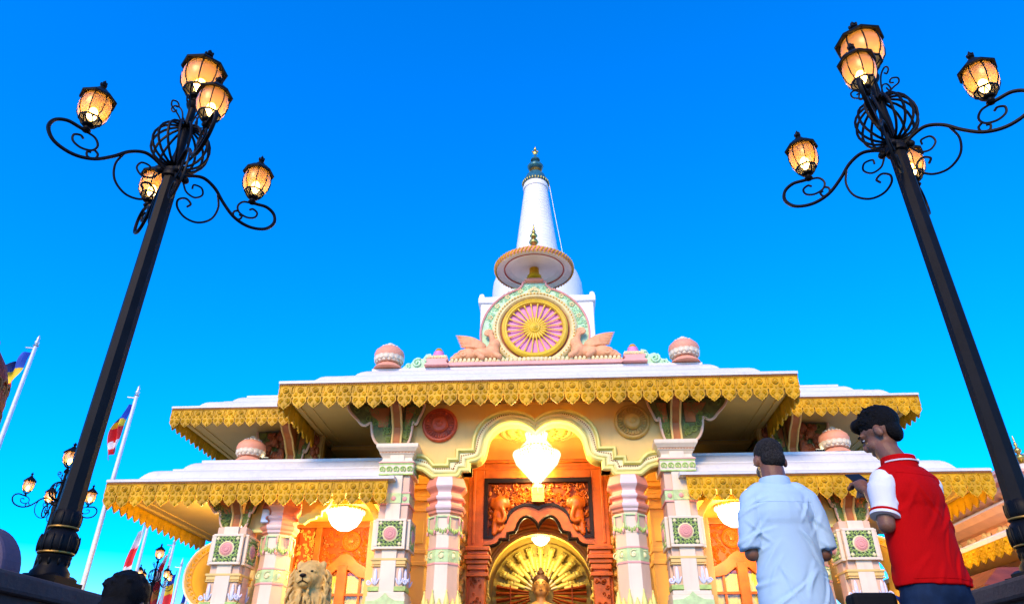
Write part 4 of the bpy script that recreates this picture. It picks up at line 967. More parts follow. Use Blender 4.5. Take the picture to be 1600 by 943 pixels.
# pot finials
def pot(loc, label, sc=1):
    q = root('pot_finial', label, 'pot', loc, 'terracotta pots on the roofs')
    m = MB(); m.lathe([(.40, 0), (.36, .07), (.26, .15), (.24, .17), (.0, .17)], 32, loc); ob('foot', m, 'terracotta', q, smooth=40)
    m = MB(); m.lathe([(.25, .16), (.33, .22), (.39, .33), (.41, .43), (.38, .53), (.30, .61), (.20, .65), (.17, .67), (0, .67)], 36, loc); ob('bowl', m, 'terracotta', q, smooth=60)
    m = MB(); x, y, z = loc
    m.lathe([(.27, .17), (.35, .21), (.395, .29), (.41, .33), (.40, .335), (.36, .33)], 36, loc, cap=False)
    for k in range(16):
        a = 2*pi*k/16; m.ell((x+.375*cos(a), y+.375*sin(a), z+.29), (.03, .085, .085), 8, 6, (0, 0, a))
        m.ell((x+.335*cos(a+.2), y+.335*sin(a+.2), z+.22), (.03, .07, .06), 8, 6, (0, 0, a+.2))
    ob('petal_collar', m, 'ivory', q, smooth=60, kind='stuff')
    m = MB(); rng = random.Random(int(x*7))
    for k in range(14): a = 2*pi*k/14; m.ell((x+.22*cos(a), y+.22*sin(a), z+.645), (.05, .05, .035), 7, 5)
    m.ell((x, y, z+.72), (.11, .11, .09), 12, 8); ob('flower_top', m, 'ivory', q, smooth=60)
    q.scale = (sc, sc, sc); return q
pot((C-3.58, 15.7, ZR), 'terracotta pot finial on the porch roof, flag side of the wheel', .9)
pot((C+3.58, 15.7, ZR), 'terracotta pot finial on the porch roof, red vest side of the wheel', .9)
ZT = Z2+.045+.90*.97
pot((C-6.72, 15.95, ZT), 'terracotta pot finial on the wing terrace beside the flagpoles', .82)
pot((C+6.72, 15.95, ZT), 'terracotta pot finial on the wing terrace near the red vest', .82)

# ------------------------------------------------------------------ stupa
SX, SY = -.1, 30
ST = root('stupa', 'tall white stupa spire with teal and gold tip behind the temple', 'stupa', (SX, SY, 0))
c = (SX, SY, 0)
m = MB(); m.lathe([(10, 0), (10, 2), (9.2, 2.2)] + [(9*cos(radians(a)), 4+10*sin(radians(a))) for a in range(0, 90, 6)] + [(0, 14)], 64, c); ob('dome', m, 'white_stupa', ST, smooth=40)
m = MB(); hw = 2.50
m.box(SX-hw, SX+hw, SY-hw, SY+hw, 13.4, 16.2); m.box(SX-hw-.1, SX+hw+.1, SY-hw-.1, SY+hw+.1, 16.2, 16.5); H_ = ob('square_tower', m, 'white_stupa', ST, bevel=.05)
for a, b in ((-1, -1), (1, -1), (-1, 1), (1, 1)):
    m = MB(); x, y = SX+a*(hw-.05), SY+b*(hw-.05); m.lathe([(.17, 16.5), (.14, 16.62), (.06, 16.7), (0, 16.74)], 4, (x, y, 0), ph=pi/4); ob('corner_horn', m, 'white_stupa', H_)
m = MB(); m.lathe([(2.2, 16.4), (2.2, 18.0), (2.16, 18.5), (2.02, 18.95), (1.75, 19.3), (1.4, 19.5), (1.2, 19.55)], 48, c); ob('drum', m, 'white_stupa', ST, smooth=40)
prof = []; N = 26
for k in range(N):
    z = 19.4+(24.5-19.4)*k/N; r = 1.18+(.60-1.18)*k/N; dz = (24.5-19.4)/N
    prof += [(r-.015, z), (r, z+dz*.2), (r, z+dz*.75), (r-.015, z+dz*.95)]
m = MB(); m.lathe(prof + [(.66, 24.5), (.68, 24.62), (.64, 24.8), (.60, 24.86)], 40, c); CN = ob('ringed_cone', m, 'white_stupa', ST, smooth=40)
m = MB(); m.lathe([(.66, 24.84), (.72, 24.88), (.66, 25.0), (.60, 25.2), (.50, 25.45), (.36, 25.62), (.30, 25.7)], 32, c); ob('teal_cap', m, 'teal', ST, smooth=40)
m = MB()
for k in range(28): a = 2*pi*k/28; m.ell((SX+.69*cos(a), SY+.69*sin(a), 24.92), (.06, .06, .09), 6, 4)
m.lathe([(.30, 25.66), (.26, 25.75), (.34, 25.82), (.30, 25.88)], 24, c); ob('gold_band', m, 'brass', ST)
m = MB(); m.lathe([(.26, 25.86), (.42, 26.02), (.44, 26.12), (.34, 26.26), (.16, 26.34), (.14, 26.44), (.26, 26.54), (.24, 26.64), (.10, 26.74), (.07, 26.86), (.05, 27.0)], 28, c); ob('tip_bulb', m, 'teal', ST, smooth=60)
m = MB(); m.ell((SX, SY, 27.12), (.14, .06, .16), 10, 8); m.ell((SX, SY, 27.34), (.09, .09, .1), 10, 8); m.tube([(SX, SY, 26.9), (SX, SY, 27.5)], .035, 6); m.ell((SX+.14, SY, 27.2), .05, 6, 5); m.ell((SX-.14, SY, 27.2), .05, 6, 5); ob('crest', m, 'brass', ST, smooth=60)
m = MB(); m.tube([(SX+.72, SY-.1, 24.8), (SX+1.02, SY-.1, 22.4), (SX+1.36, SY-.1, 19.9)], .012, 5); ob('cable', m, 'steel', ST)

# ------------------------------------------------------------------ lamp posts
def lantern_parts():
    R = [(.0, 0), (.035, .0), (.05, .015), (.03, .03), (.028, .05), (.06, .06), (.065, .07)]
    m = MB(); m.lathe(R, 16)
    for k in range(8):       # open cage below the glass
        a = 2*pi*k/8+pi/8
        for d in (-1, 1): m.tube(bez([(.055*cos(a), .055*sin(a), .065), (.085*cos(a+d*.2), .085*sin(a+d*.2), .09), (.11*cos(a+d*.39), .11*sin(a+d*.39), .122)], 3), .007, 4)
        m.tube([(.115*cos(a), .115*sin(a), .125), (.155*cos(a), .155*sin(a), .185), (.168*cos(a), .168*sin(a), .245), (.165*cos(a), .165*sin(a), .30), (.145*cos(a), .145*sin(a), .36)], .006, 5)
    m.lathe([(.112, .122), (.124, .122), (.128, .134), (.118, .136)], 8, ph=pi/8, cap=False)
    m.lathe([(.15, .352), (.19, .345), (.196, .358), (.185, .37), (.15, .395), (.115, .425), (.075, .45), (.05, .46), (.045, .475), (.03, .48)], 8, ph=pi/8)
    m.lathe([(.05, .462), (.055, .472), (.03, .485), (.022, .50), (.036, .512), (.03, .525), (.014, .535), (.022, .55), (.012, .565), (0, .585)], 12)
    for k in range(5): a = 2*pi*k/5; m.ell((.03*cos(a), .03*sin(a), .53), (.012, .012, .02), 5, 4)
    frame = m.mesh('lantern', 'iron', 35)
    m = MB(); a0, a1 = -pi/8, pi/8; pr = [(.118, .128), (.150, .185), (.164, .245), (.161, .30), (.142, .358)]; vs = []
    for r, z in pr:
        for t in range(5): a = a0+(a1-a0)*t/4; vs.append((r*cos(a), r*sin(a), z))
    m.add(vs, [(j*5+i, j*5+i+1, j*5+i+6, j*5+i+5) for j in range(4) for i in range(4)])
    pane = m.mesh('pane', 'lantern_glass', 80)
    m = MB(); m.ell((0, 0, .19), (.052, .052, .068), 12, 10); bulb = m.mesh('bulb', 'bulb', 80)
    return frame, pane, bulb
LF, LPANE, LB = lantern_parts()
def lamp_post(th):
    T_ = root('lamp_post', 'x', 'lamp post', (0, 0, 0))
    m = MB(); m.box(-.165, .165, -.165, .165, 0, .05); m.lathe([(.19, .05), (.19, .07), (.16, .085)], 4, ph=pi/4)
    m.lathe([(.135, .07), (.13, .10), (.105, .125), (.10, .15), (.11, .17), (.115, .185), (.105, .195), (.12, .21), (.132, .24), (.132, .27), (.122, .30), (.10, .325), (.085, .335), (.09, .345), (.098, .355), (.104, .385), (.10, .42), (.088, .445), (.083, .45)], 24)
    P = put('pedestal', m.mesh('pedestal', 'iron', 40), T_); P.scale = (.80, .80, 1)
    m = MB()
    for k in range(10): a = 2*pi*k/10; m.ell((.10*cos(a), .10*sin(a), .395), (.010, .010, .04), 6, 5)
    for k in range(14): a = 2*pi*k/14; m.ell((.128*cos(a), .128*sin(a), .255), (.013, .013, .05), 6, 5)
    for k in range(10): a = 2*pi*k/10; m.ell((.102*cos(a), .102*sin(a), .155), (.012, .012, .025), 6, 5)
    put('leaf_relief', m.mesh('leaf_relief', 'iron', 60), P, kind='stuff')
    for rr_, zz_ in ((.101, .347), (.118, .203)): m = MB(); m.tube([(rr_*cos(2*pi*k/24), rr_*sin(2*pi*k/24), zz_) for k in range(24)], .006, 5, closed=True); put('gold_line', m.mesh('gold_line', 'irongold', 60), P)
    m = MB(); m.lathe([(.073, .44), (.070, .5), (.066, .7), (.061, 3.04)], 8, ph=pi/8); put('post', m.mesh('post', 'iron'), T_)
    m = MB(); m.lathe([(.061, 3.0), (.076, 3.01), (.08, 3.04), (.068, 3.06), (.072, 3.08), (.05, 3.10), (.035, 3.12), (.032, 3.55), (.03, 3.74), (.05, 3.76), (.06, 3.79), (.035, 3.81)], 16)
    for k in range(4): a = 2*pi*k/4+th; m.ell((.10*cos(a), .10*sin(a), 3.045), (.03, .03, .03), 8, 6)
    put('collar', m.mesh('collar', 'iron', 40), T_)
    m = MB()
    for k in range(16):
        a = 2*pi*k/16; m.tube([((.185*sin(t)+.03)*cos(a+.12*cos(t)), (.185*sin(t)+.03)*sin(a+.12*cos(t)), 3.33-.205*cos(t)) for t in [pi*i/12 for i in range(13)]], .0105, 5)
    for k in range(8):
        a = 2*pi*k/8+.2; d = (cos(a), sin(a))
        q = bez([(.04, 3.52), (.08, 3.60), (.10, 3.68), (.07, 3.72), (.05, 3.69), (.07, 3.66)] if k % 2 else [(.06, 3.56), (.12, 3.58), (.15, 3.63), (.12, 3.66), (.10, 3.63)], 4) if False else None
        pts = [(.04, 3.50), (.07, 3.58), (.12, 3.63), (.165, 3.66), (.17, 3.71), (.13, 3.725), (.11, 3.69), (.135, 3.675)] if k % 2 else [(.05, 3.55), (.06, 3.66), (.09, 3.74), (.14, 3.77), (.165, 3.73), (.14, 3.70), (.12, 3.725)]
        m.tube([(p.x*d[0], p.x*d[1], p.z) for p in bez([(r, 0, z) for r, z in pts], 4)], .007, 5)
    put('wire_cage', m.mesh('wire_cage', 'iron', 60), T_)
    A = MB()
    A.tube(bez([(.06, 0, 3.06), (.14, 0, 3.115), (.23, 0, 3.14), (.33, 0, 3.09), (.42, 0, 2.99), (.53, 0, 2.90), (.66, 0, 2.87), (.79, 0, 2.91), (.855, 0, 3.0), (.84, 0, 3.085), (.77, 0, 3.125), (.69, 0, 3.115), (.64, 0, 3.105)], 5), .0145, 6)
    ARM = A.mesh('arm', 'iron', 60)
    Sx = MB()
    Sx.tube(bez([(.64, 0, 3.10), (.57, 0, 3.08), (.535, 0, 3.02), (.56, 0, 2.965), (.63, 0, 2.95), (.69, 0, 2.98), (.70, 0, 3.03), (.66, 0, 3.05), (.635, 0, 3.03)], 5), .009, 5)
    Sx.tube(bez([(.55, 0, 2.98), (.515, 0, 2.95), (.525, 0, 2.905), (.57, 0, 2.90), (.585, 0, 2.935), (.56, 0, 2.945)], 5), .009, 5)
    Sx.tube(bez([(.36, 0, 3.05), (.39, 0, 2.93), (.36, 0, 2.80), (.27, 0, 2.72), (.17, 0, 2.72), (.10, 0, 2.78), (.09, 0, 2.85), (.14, 0, 2.89), (.185, 0, 2.86), (.165, 0, 2.82)], 5), .009, 5)
    Sx.tube(bez([(.09, 0, 3.02), (.13, 0, 2.95), (.20, 0, 2.93), (.25, 0, 2.98), (.23, 0, 3.04), (.17, 0, 3.04), (.165, 0, 3.0)], 5), .008, 5)
    SCR = Sx.mesh('scroll', 'iron', 60)
    for k in range(4):
        a = th+pi/2*k; ar = put('arm', ARM, T_, rotz=a); sc_ = put('scroll', SCR, ar)
        lc = (.64*cos(a), .64*sin(a), 3.10)
        ln = put('lantern', LF, T_, lc); ln.scale = (.67, .67, .90)
        for q in range(8): put('pane', LPANE, ln, lc, 2*pi*q/8+pi/4*0)
        put('bulb', LB, ln, lc)
    lc = (0, 0, 3.80); ln = put('lantern', LF, T_, lc); ln.scale = (.98, .98, 1.14)
    for q in range(8): put('pane', LPANE, ln, lc, 2*pi*q/8)
    put('bulb', LB, ln, lc)
    return T_
lpL = lamp_post(radians(45)); lpL.location = (-2.52, 4.2, 1.0); lpL['group'] = 'black scrolled lamp posts'
lpL['label'] = 'tall black five lantern lamp post rising beside the rounded lavender parapet stone'
def lp_copy(loc, label, rz=0):
    c = copy_tree(lpL); c.location = loc; c.rotation_euler.z = rz; c['label'] = label; return c
lp_copy((3.01, 4.2, 1.0), 'tall black five lantern lamp post rising beside the red vest', radians(8))
lp_copy((-10.55, 15.3, 1.33), 'distant black lamp post half hidden behind the big post at the parapet', radians(6))
lp_copy((-14.3, 27, 1.45), 'far black lamp post among the small flags beyond the wing eave', radians(20))
lp_copy((-20.3, 44, 1.3), 'farthest tiny lamp post beside the last flag', radians(10))
for (x, y, h, n) in ((-10.55, 15.3, 1.33, 'lamp_plinth'), (-14.3, 27, 1.45, 'lamp_plinth'), (-20.3, 44, 1.3, 'lamp_plinth')):
    m = MB(); m.box(x-.35, x+.35, y-.35, y+.35, 0, h); m.box(x-.4, x+.4, y-.4, y+.4, 0, .15)
    o = ob(n, m, 'stone_wall', bevel=.02); tag(o, {1.33: 'stone plinth under the distant lamp post behind the big post', 1.45: 'stone plinth under the far lamp post among the flags', 1.3: 'stone plinth under the farthest tiny lamp post'}[h], 'plinth', 'plinths of the distant lamp posts')

# ------------------------------------------------------------------ flags
def flagpole(x, y, ztop, label, flag, drop=1.35, w=.45, seed=1, rz=0, fl=1):
    q = root('flagpole', label, 'flagpole', (x, y, 0), 'flagpoles beside the temple')
    m = MB(); m.lathe([(.065, 0), (.062, ztop*.5), (.045, ztop)], 12, (x, y, 0)); ob('pole', m, 'pole_white', q, smooth=60)
    m = MB(); m.lathe([(.045, ztop), (.075, ztop+.02), (.03, ztop+.06), (.065, ztop+.12), (.03, ztop+.18), (.045, ztop+.22), (0, ztop+.34)], 12, (x, y, 0)); m.tube([(x, y, ztop-.05), (x-.25*fl, y, ztop-.02)], .02, 6); ob('finial', m, 'steel', q, smooth=60)
    if flag:
        # hanging limp cloth: stripes run down the fall of the cloth
        m = MB(); NX, NZ = 9, 30; vs = []
        for j in range(NZ+1):
            t = j/NZ
            for i in range(NX+1):
                u = i/NX; wd = w*(.35+.65*sin(pi*min(1, t*.9+.12)))
                xx = x-fl*(.08+wd*u*(.55+.45*t)+.10*t); yy = y+.09*sin(u*9+t*3+seed)+.05*sin(t*7+seed*2)
                zz = ztop-.12-drop*t-.35*u*(1-t*.2)-.03*sin(u*6+seed)
                vs.append((xx, yy, zz))
        for j in range(NZ):
            tt = j/NZ
            for i in range(NX):
                b = flag[min(len(flag)-1, int((tt+.10*(i/NX-.5))*len(flag)) if tt+.10*(i/NX-.5) > 0 else 0)]
                m.cur = b; o = j*(NX+1)+i
                m.f.append((o, o+1, o+NX+2, o+NX+1)); m.m.append(b)
        m.v = vs
        ob('flag', m, ['flag_blue', 'flag_yellow', 'flag_red', 'flag_white', 'flag_orange'], q, smooth=80)
    return q
flagpole(-11.15, 18, 8.05, 'white flagpole with limp blue yellow and red flag beside the wing roof', [0, 0, 1, 2, 2, 3, 2], 1.40, .38, 1)
flagpole(-12.97, 16, 8.65, 'white flagpole with blue yellow and red flag beside the carved red urn', [0, 0, 1, 1, 2], .95, 1.0, 2)
flagpole(-14.45, 26, 6.55, 'small flagpole with red and white flag just under the wing eave', [3, 3, 2, 2, 3, 2], 2.0, .55, 3)
flagpole(-14.05, 27.4, 5.95, 'small flagpole behind the far lamp post with red and white flag', [3, 2, 3, 2, 4, 2], 2.0, .5, 4)
flagpole(-14.9, 30, 5.6, 'small flagpole with blue yellow and red flag beyond the far lamp post', [0, 1, 2, 2, 3], 1.9, .7, 5)
flagpole(-15.6, 32.5, 5.2, 'small flagpole with a narrow limp flag between the last two flags', [0, 1, 2, 3], 1.5, .35, 6)
flagpole(-16.6, 36, 5.0, 'tiny flagpole farthest along the row of flags', [1, 1, 0, 2], 1.2, .6, 7)

# ------------------------------------------------------------------ parapet walls and near ornaments
for s, x0, x1 in ((-1, -4.4, -2.30), (1, 2.72, 4.8)):
    m = MB(); m.box(x0, x1, 2.6, 9.5, 0, .90)
    o = root('parapet_wall', 'low grey parapet wall under the lamp post beside the %s' % ('rounded lavender stone' if s < 0 else 'red vest'), 'wall', ((x0+x1)/2, 6, 0), 'parapet walls')
    ob('wall_body', m, 'stone_wall', o)
    m = MB(); m.box(x0-.05, x1+.05, 2.55, 9.55, .90, 1.0); ob('coping', m, 'stone_wall', o, bevel=.02)
m = MB(); ar = arc(-2.70, 1.02, .26, 0, 180, 24)
m.prism([(-2.96, 1.0)]+list(reversed(ar))+[(-2.44, 1.0)], 'y', 3.70, 3.86); q = root('parapet_stone', 'rounded lavender parapet stone on the wall beside the lamp post base', 'stone', (-2.70, 3.78, 1.0))
ob('slab', m, 'lavender', q, bevel=.03)
m = MB(); m.sweep(arc(-2.70, 1.02, .17, 0, 180, 20), [(.012, 0), (.012, .015), (-.012, .015), (-.012, 0)], 3.70); ob('ridge', m, 'lavender', q)
m = MB(); rng = random.Random(8); scatter_relief(m, -2.88, -2.66, 1.03, 1.12, 3.70, 26, (.018, .032), rng, None, .02); ob('gold_relief', m, 'irongold', q, kind='stuff')
# carved urn on a pedestal at the frame's edge
ux, uy = -3.42, 3.95
q = root('carved_urn', 'dark red carved urn with scroll pattern at the edge beside a flagpole', 'urn', (ux, uy, 1.0))
m = MB(); m.box(ux-.22, ux+.22, uy-.22, uy+.22, 1.0, 1.12); m.lathe([(.2, .12), (.15, .2), (.12, .45), (.14, .5), (.10, .54)], 24, (ux, uy, 1.0)); ob('pedestal', m, 'stone_wall', q, smooth=40)
m = MB(); m.lathe([(.10, 1.53), (.20, 1.60), (.27, 1.70), (.325, 1.85), (.35, 2.0), (.352, 2.12), (.33, 2.25), (.29, 2.36), (.22, 2.46), (.18, 2.5), (.2, 2.53), (.0, 2.54)], 48, (ux, uy, 0)); ob('bowl', m, 'carved_red', q, smooth=60)
m = MB()
for k in range(26):
    a = 2*pi*k/26
    for z in (1.82, 2.0, 2.18):
        r = .35-abs(z-2.05)*.12; p = Vector((ux+r*cos(a+z), uy+r*sin(a+z), z)); t = Vector((-sin(a+z), cos(a+z), 0)); n_ = Vector((cos(a+z), sin(a+z), 0))
        m.tube([p+t*(.05*(1-i/14)*cos(i*.8))+Vector((0, 0, .07*(1-i/14)*sin(i*.8)))+n_*.004 for i in range(14)], .009, 5)
ob('scroll_relief', m, 'dull_orange', q, kind='stuff')

# ------------------------------------------------------------------ side pavilion
PV = root('side_pavilion', 'coral and white stepped tower pavilion with gold finials past the red vest', 'pavilion', (12.3, 16.5, 0))
m = MB(); m.box(9.9, 16, 13.4, 22, 0, 3.3); ob('walls', m, 'beige', PV)
r_ = roof(8.75, 17, 12.6, 23, [(0, 3.28), (0, 3.36), (.05, 3.40), (.45, 3.50), (.7, 3.56), (1.2, 3.60)], (1, 1, 1, 1)); ob('roof', r_, 'white', PV, smooth=30)
m = MB(); m.box(8.85, 16.9, 12.7, 22.9, 3.16, 3.26); so_ = ob('soffit', m, 'cream', PV)
L0, L1 = Vector((8.75, 23)), Vector((8.75, 12.6)); n = 36
for i in range(n):
    p_ = L0+(L1-L0)*((i+.5)/n); o = put('pendant', PEND, so_, (p_.x, p_.y, 3.28), -pi/2); o.scale = (.289, .2, .2)
for i in range(14):
    o = put('pendant', PEND, so_, (8.9+i*.289, 12.6, 3.28), 0); o.scale = (.289, .2, .2)
def sqlathe(prof, cx, cy, mat, name, parent):
    prof = [(a_, 3.42+(b_-3.62)*.72) for a_, b_ in prof]; m = MB(); m.lathe([(r*1.4142, z) for r, z in prof], 4, (cx, cy, 0), ph=pi/4); return ob(name, m, mat, parent)
tx, ty = 11.6, 16.6
sqlathe([(2.10, 3.62), (2.10, 3.80), (1.95, 3.86)], tx, ty, 'beige', 'tower_course', PV)
sqlathe([(1.78, 3.86), (1.78, 4.24)], tx, ty, 'pale_coral', 'tower_course', PV)
sqlathe([(1.95, 4.24), (2.2, 4.36), (2.3, 4.50), (2.22, 4.56)], tx, ty, 'pale_coral', 'tower_course', PV)
sqlathe([(2.2, 4.56), (2.0, 4.74), (1.96, 4.78)], tx, ty, 'white', 'tower_course', PV)
sqlathe([(1.9, 4.78), (2.1, 4.90), (2.1, 4.98), (1.95, 5.02)], tx, ty, 'pale_coral', 'tower_course', PV)
sqlathe([(1.62, 5.02), (1.62, 5.34)], tx, ty, 'ivory', 'tower_course', PV)
sqlathe([(1.62, 5.34), (1.75, 5.40), (1.75, 5.48), (1.5, 5.56), (1.2, 5.7), (1.1, 6.0), (1.15, 6.04), (.9, 6.3), (.5, 6.6), (.0, 6.7)], tx, ty, 'pale_coral', 'tower_course', PV)
for k in range(5):
    m = MB(); y = ty-1.3+.65*k
    for q_ in range(5): m.ell((tx-1.80, y+.16*cos(q_*1.256), 3.73+.075*sin(q_*1.256)), (.05, .09, .07), 7, 5)
    ob('white_flower', m, 'ivory', PV, smooth=60)
    m = MB(); x = tx-1.3+.65*k
    for q_ in range(5): m.ell((x+.16*cos(q_*1.256), ty-1.80, 3.73+.075*sin(q_*1.256)), (.09, .05, .07), 7, 5)
    ob('white_flower', m, 'ivory', PV, smooth=60)
m = MB(); m.ell((tx-1.63, ty-.9, 4.54), (.05, .13, .11), 12, 8); m.ell((tx-.9, ty-1.63, 4.54), (.13, .05, .11), 12, 8); m.ell((tx-1.2, ty-1.63, 4.54), (.13, .05, .11), 12, 8); ob('pink_boss', m, 'pink', PV, smooth=60)
def gold_finial(x, y, z, s):
    m = MB(); m.lathe([(.20, 0), (.22, .04), (.08, .10), (.05, .13), (.13, .20), (.15, .26), (.10, .33), (.04, .37), (.09, .43), (.10, .48), (.05, .54), (.03, .58), (.06, .63), (.03, .70), (.015, .74), (.03, .80), (0, .92)], 18, (0, 0, 0)); o = put('gold_finial', m.mesh('gold_finial', 'brass', 60), PV, (x, y, z)); o.scale = (s, s, s)
m = MB(); m.lathe([(.35, 0), (.30, .12), (.18, .2), (.1, .22)], 20, (tx-1.40, ty-1.40, 4.72)); ob('turret_dome', m, 'ivory', PV, smooth=50)
gold_finial(tx-1.40, ty-1.40, 4.90, .74); gold_finial(tx, ty, 5.58, .8)
# dusky low roof in front of the pavilion
m = MB(); m.box(6.9, 9.3, 11.6, 13.2, 0, 1.9); o = ob('brown_kiosk', m, 'rust', bevel=.03); 
r_ = roof(6.5, 9.7, 11.2, 13.6, [(0, 1.95), (0, 2.02), (.6, 2.35), (1.0, 2.4)], (1, 1, 1, 1))
KI = root('kiosk', 'low dark brown kiosk with a sloping roof below the pavilion eave', 'kiosk', (8.1, 12.4, 0)); o.parent = KI; o.name = 'kiosk_walls'; o.location = (-8.1, -12.4, 0)
ob('roof', r_, 'wood_dark', KI)

# ------------------------------------------------------------------ people
def hand(m, w, fdir, up_, side, curl=.5):
    # palm and five fingers from the wrist w along fdir; side = thumb side
    f, u, t = Vector(fdir).normalized(), Vector(up_).normalized(), Vector(side).normalized(); w = Vector(w)
    m.ell(w+f*.045, (.036, .036, .036), 10, 8); m.cap(w+f*.02+t*.015, w+f*.075+t*.02, .024, .018); m.cap(w+f*.02-t*.015, w+f*.075-t*.022, .024, .017)
    for k, (o, l) in enumerate(((.028, .066), (.010, .076), (-.010, .072), (-.028, .056))):
        b = w+f*.08+t*o; k1 = b+(f*cos(curl*.6)-u*sin(curl*.6))*l*.5; k2 = k1+(f*cos(curl*1.6)-u*sin(curl*1.6))*l*.5
        m.cap(b, k1, .0095, .009, 8); m.cap(k1, k2, .009, .0075, 8)
    b = w+f*.03+t*.034; k1 = b+(f*.6+t*.7-u*.2).normalized()*.035; k2 = k1+(f*.9+t*.2-u*.3).normalized()*.03
    m.cap(b, k1, .012, .0105, 8); m.cap(k1, k2, .0105, .009, 8)
def head(m, c, yaw=0, pitch=0):
    # returns a transform from head space (x right, y forward, z up; origin = head centre)
    R = Matrix.Rotation(yaw, 3, 'Z') @ Matrix.Rotation(pitch, 3, 'X'); c = Vector(c)
    E_ = lambda p, r: m.ell(c+R @ Vector(p), r, 16, 10, R.to_euler())
    E_((0, -.012, .03), (.074, .094, .088)); E_((0, .025, -.035), (.060, .068, .082)); E_((0, .062, -.085), (.030, .03, .026)); E_((0, .098, -.018), (.013, .02, .026)); E_((0, .086, -.062), (.026, .014, .009))
    E_((0, .08, .03), (.055, .02, .018))
    for s in (-1, 1): E_((s*.081, -.008, -.010), (.012, .021, .032)); E_((s*.042, .058, -.035), (.02, .028, .032))
    return lambda p: c+R @ Vector(p), R
def eyes(parent, tf, R, at):
    m = MB(); d = MB()
    for s in (-1, 1): m.ell(tf((s*.032, .083, .008)), (.009, .007, .003), 8, 6, R.to_euler()); d.ell(tf((s*.032, .092, .008)), .006, 6, 5); d.tube([tf((s*.015, .096, .030)), tf((s*.035, .096, .034)), tf((s*.052, .084, .028))], .004, 5)
    put('eye', m.mesh('eye', 'cloth_white', 60), parent, at); put('brow', d.mesh('brow', 'hair', 60), parent, at)

# the man in the pale blue shirt, hands joined before him (local: x right, y forward)
PM = root('person', 'man in a pale blue short sleeved shirt with hands joined in front', 'person', (0, 0, 0))
m = MB()
tf, R = head(m, (.008, .05, 1.585), yaw=radians(4), pitch=radians(-14))
m.cap((0, -.005, 1.40), (.006, .03, 1.53), .066, .064)
m.ell((0, 0, 1.27), (.15, .09, .15)); m.ell((0, 0, 1.05), (.14, .09, .2)); m.ell((0, 0, .9), (.16, .11, .12))
for s in (-1, 1):
    m.cap((s*.085, 0, 1.37), (s*.145, 0, 1.345), .042, .044); m.cap((s*.145, 0, 1.345), (s*.183, -.005, 1.09), .045, .038); m.cap((s*.183, -.005, 1.09), (s*.06, .22, 1.14), .040, .027)
    hand(m, (s*.055, .225, 1.145), (-s*.25, .35, .9), (s*1, .3, 0), (0, -.6, .4), .25)
    m.cap((s*.09, 0, .86), (s*.10, .015, .47), .085, .058); m.cap((s*.10, .015, .47), (s*.105, -.01, .09), .055, .038); m.cap((s*.105, -.02, .045), (s*.12, .15, .035), .042, .035)
put('body', remesh(m, 'body', 'skin', .0075, 3), PM)
eyes(PM, tf, R, (0, 0, 0))
m = MB(); m.ell(tf((0, -.016, .040)), (.0775, .094, .083), 18, 12, R.to_euler()); m.ell(tf((0, -.050, -.015)), (.066, .058, .055), 14, 10, R.to_euler())
put('hair', remesh(m, 'hair', 'greyhair', .006, 2, lambda c: .0025*noise.noise(c*140)), PM)
CRE = {}
def creases(seed, z0, z1, n):
    g_ = random.Random(seed); out_ = []
    for k in range(n):
        sd_ = g_.choice((-1, 1)); x0 = sd_*g_.uniform(.02, .19); z0_ = g_.uniform(z0, z1)
        an = sd_*g_.uniform(.5, 1.35)*g_.choice((1, 1, -.6)); ln = g_.uniform(.10, .26)
        out_.append((x0, z0_, sin(an), -cos(an), ln, g_.uniform(.006, .012), g_.uniform(.003, .007)))
    return out_
def wr(c, a=1.0, seed=1, z0=.85, z1=1.36):
    # cloth folds: soft body sway plus a set of narrow raised creases with their own direction and length
    if seed not in CRE: CRE[seed] = creases(seed, z0, z1, 30)
    d = .006*noise.noise(Vector((c.x*6+c.z*2, c.y*6, c.z*2.4))) + .004*sin(c.x*24+3*sin(c.z*6)+seed)*max(0, min(1, (1.15-c.z)*3))
    for x0, zz, dx, dz, ln, w, h in CRE[seed]:
        u = (c.x-x0)*dx+(c.z-zz)*dz
        if -.02 < u < ln+.02:
            v = (c.x-x0)*dz-(c.z-zz)*dx+.015*sin(u*14+x0*40)
            if abs(v) < .05: d += h*(math.exp(-(v/w)**2)-.6*math.exp(-((v-w*1.8)/(w*1.3))**2))*sin(pi*max(0, min(1, (u+.02)/(ln+.04))))
    return a*d
m = MB()
m.lathe([(.184, .80), (.183, .86), (.175, .95), (.166, 1.05), (.164, 1.15), (.166, 1.25), (.165, 1.33), (.145, 1.39), (.10, 1.435), (.075, 1.45)], 36, (0, 0, 0), sx=1, sy=.70)
for s in (-1, 1):
    m.cap((s*.09, -.005, 1.385), (s*.142, -.005, 1.350), .072, .068); m.tube([(s*.14, -.005, 1.355), (s*.162, -.01, 1.28), (s*.180, -.012, 1.16), (s*.185, -.012, 1.105)], [.067, .066, .063, .063], 16)
m.ell((0, -.05, 1.28), (.145, .078, .13))
put('shirt', remesh(m, 'shirt', 'shirt_blue', .0062, 7, lambda c: wr(c, 1.25, 1)), PM)
from mathutils.bvhtree import BVHTree
def seam(me, path, parent, mt, r_=.0022):
    # a stitched seam laid on the back of a garment, found by casting onto the cloth
    bt = BVHTree.FromPolygons([v.co for v in me.vertices], [p.vertices for p in me.polygons]); pts = []
    for x, z in path:
        h_ = bt.ray_cast(Vector((x, -1, z)), Vector((0, 1, 0)))[0]
        if h_ is not None: pts.append(h_)
    m_ = MB(); m_.tube(pts, r_, 5); put('seam', m_.mesh('seam', mt, 60), parent)
shm = [o for o in PM.children if o.name.startswith('shirt')][0].data
seam(shm, [(-.15+.3*i/40, 1.335-.012*sin(pi*i/40)) for i in range(41)], PM, 'shirt_blue')
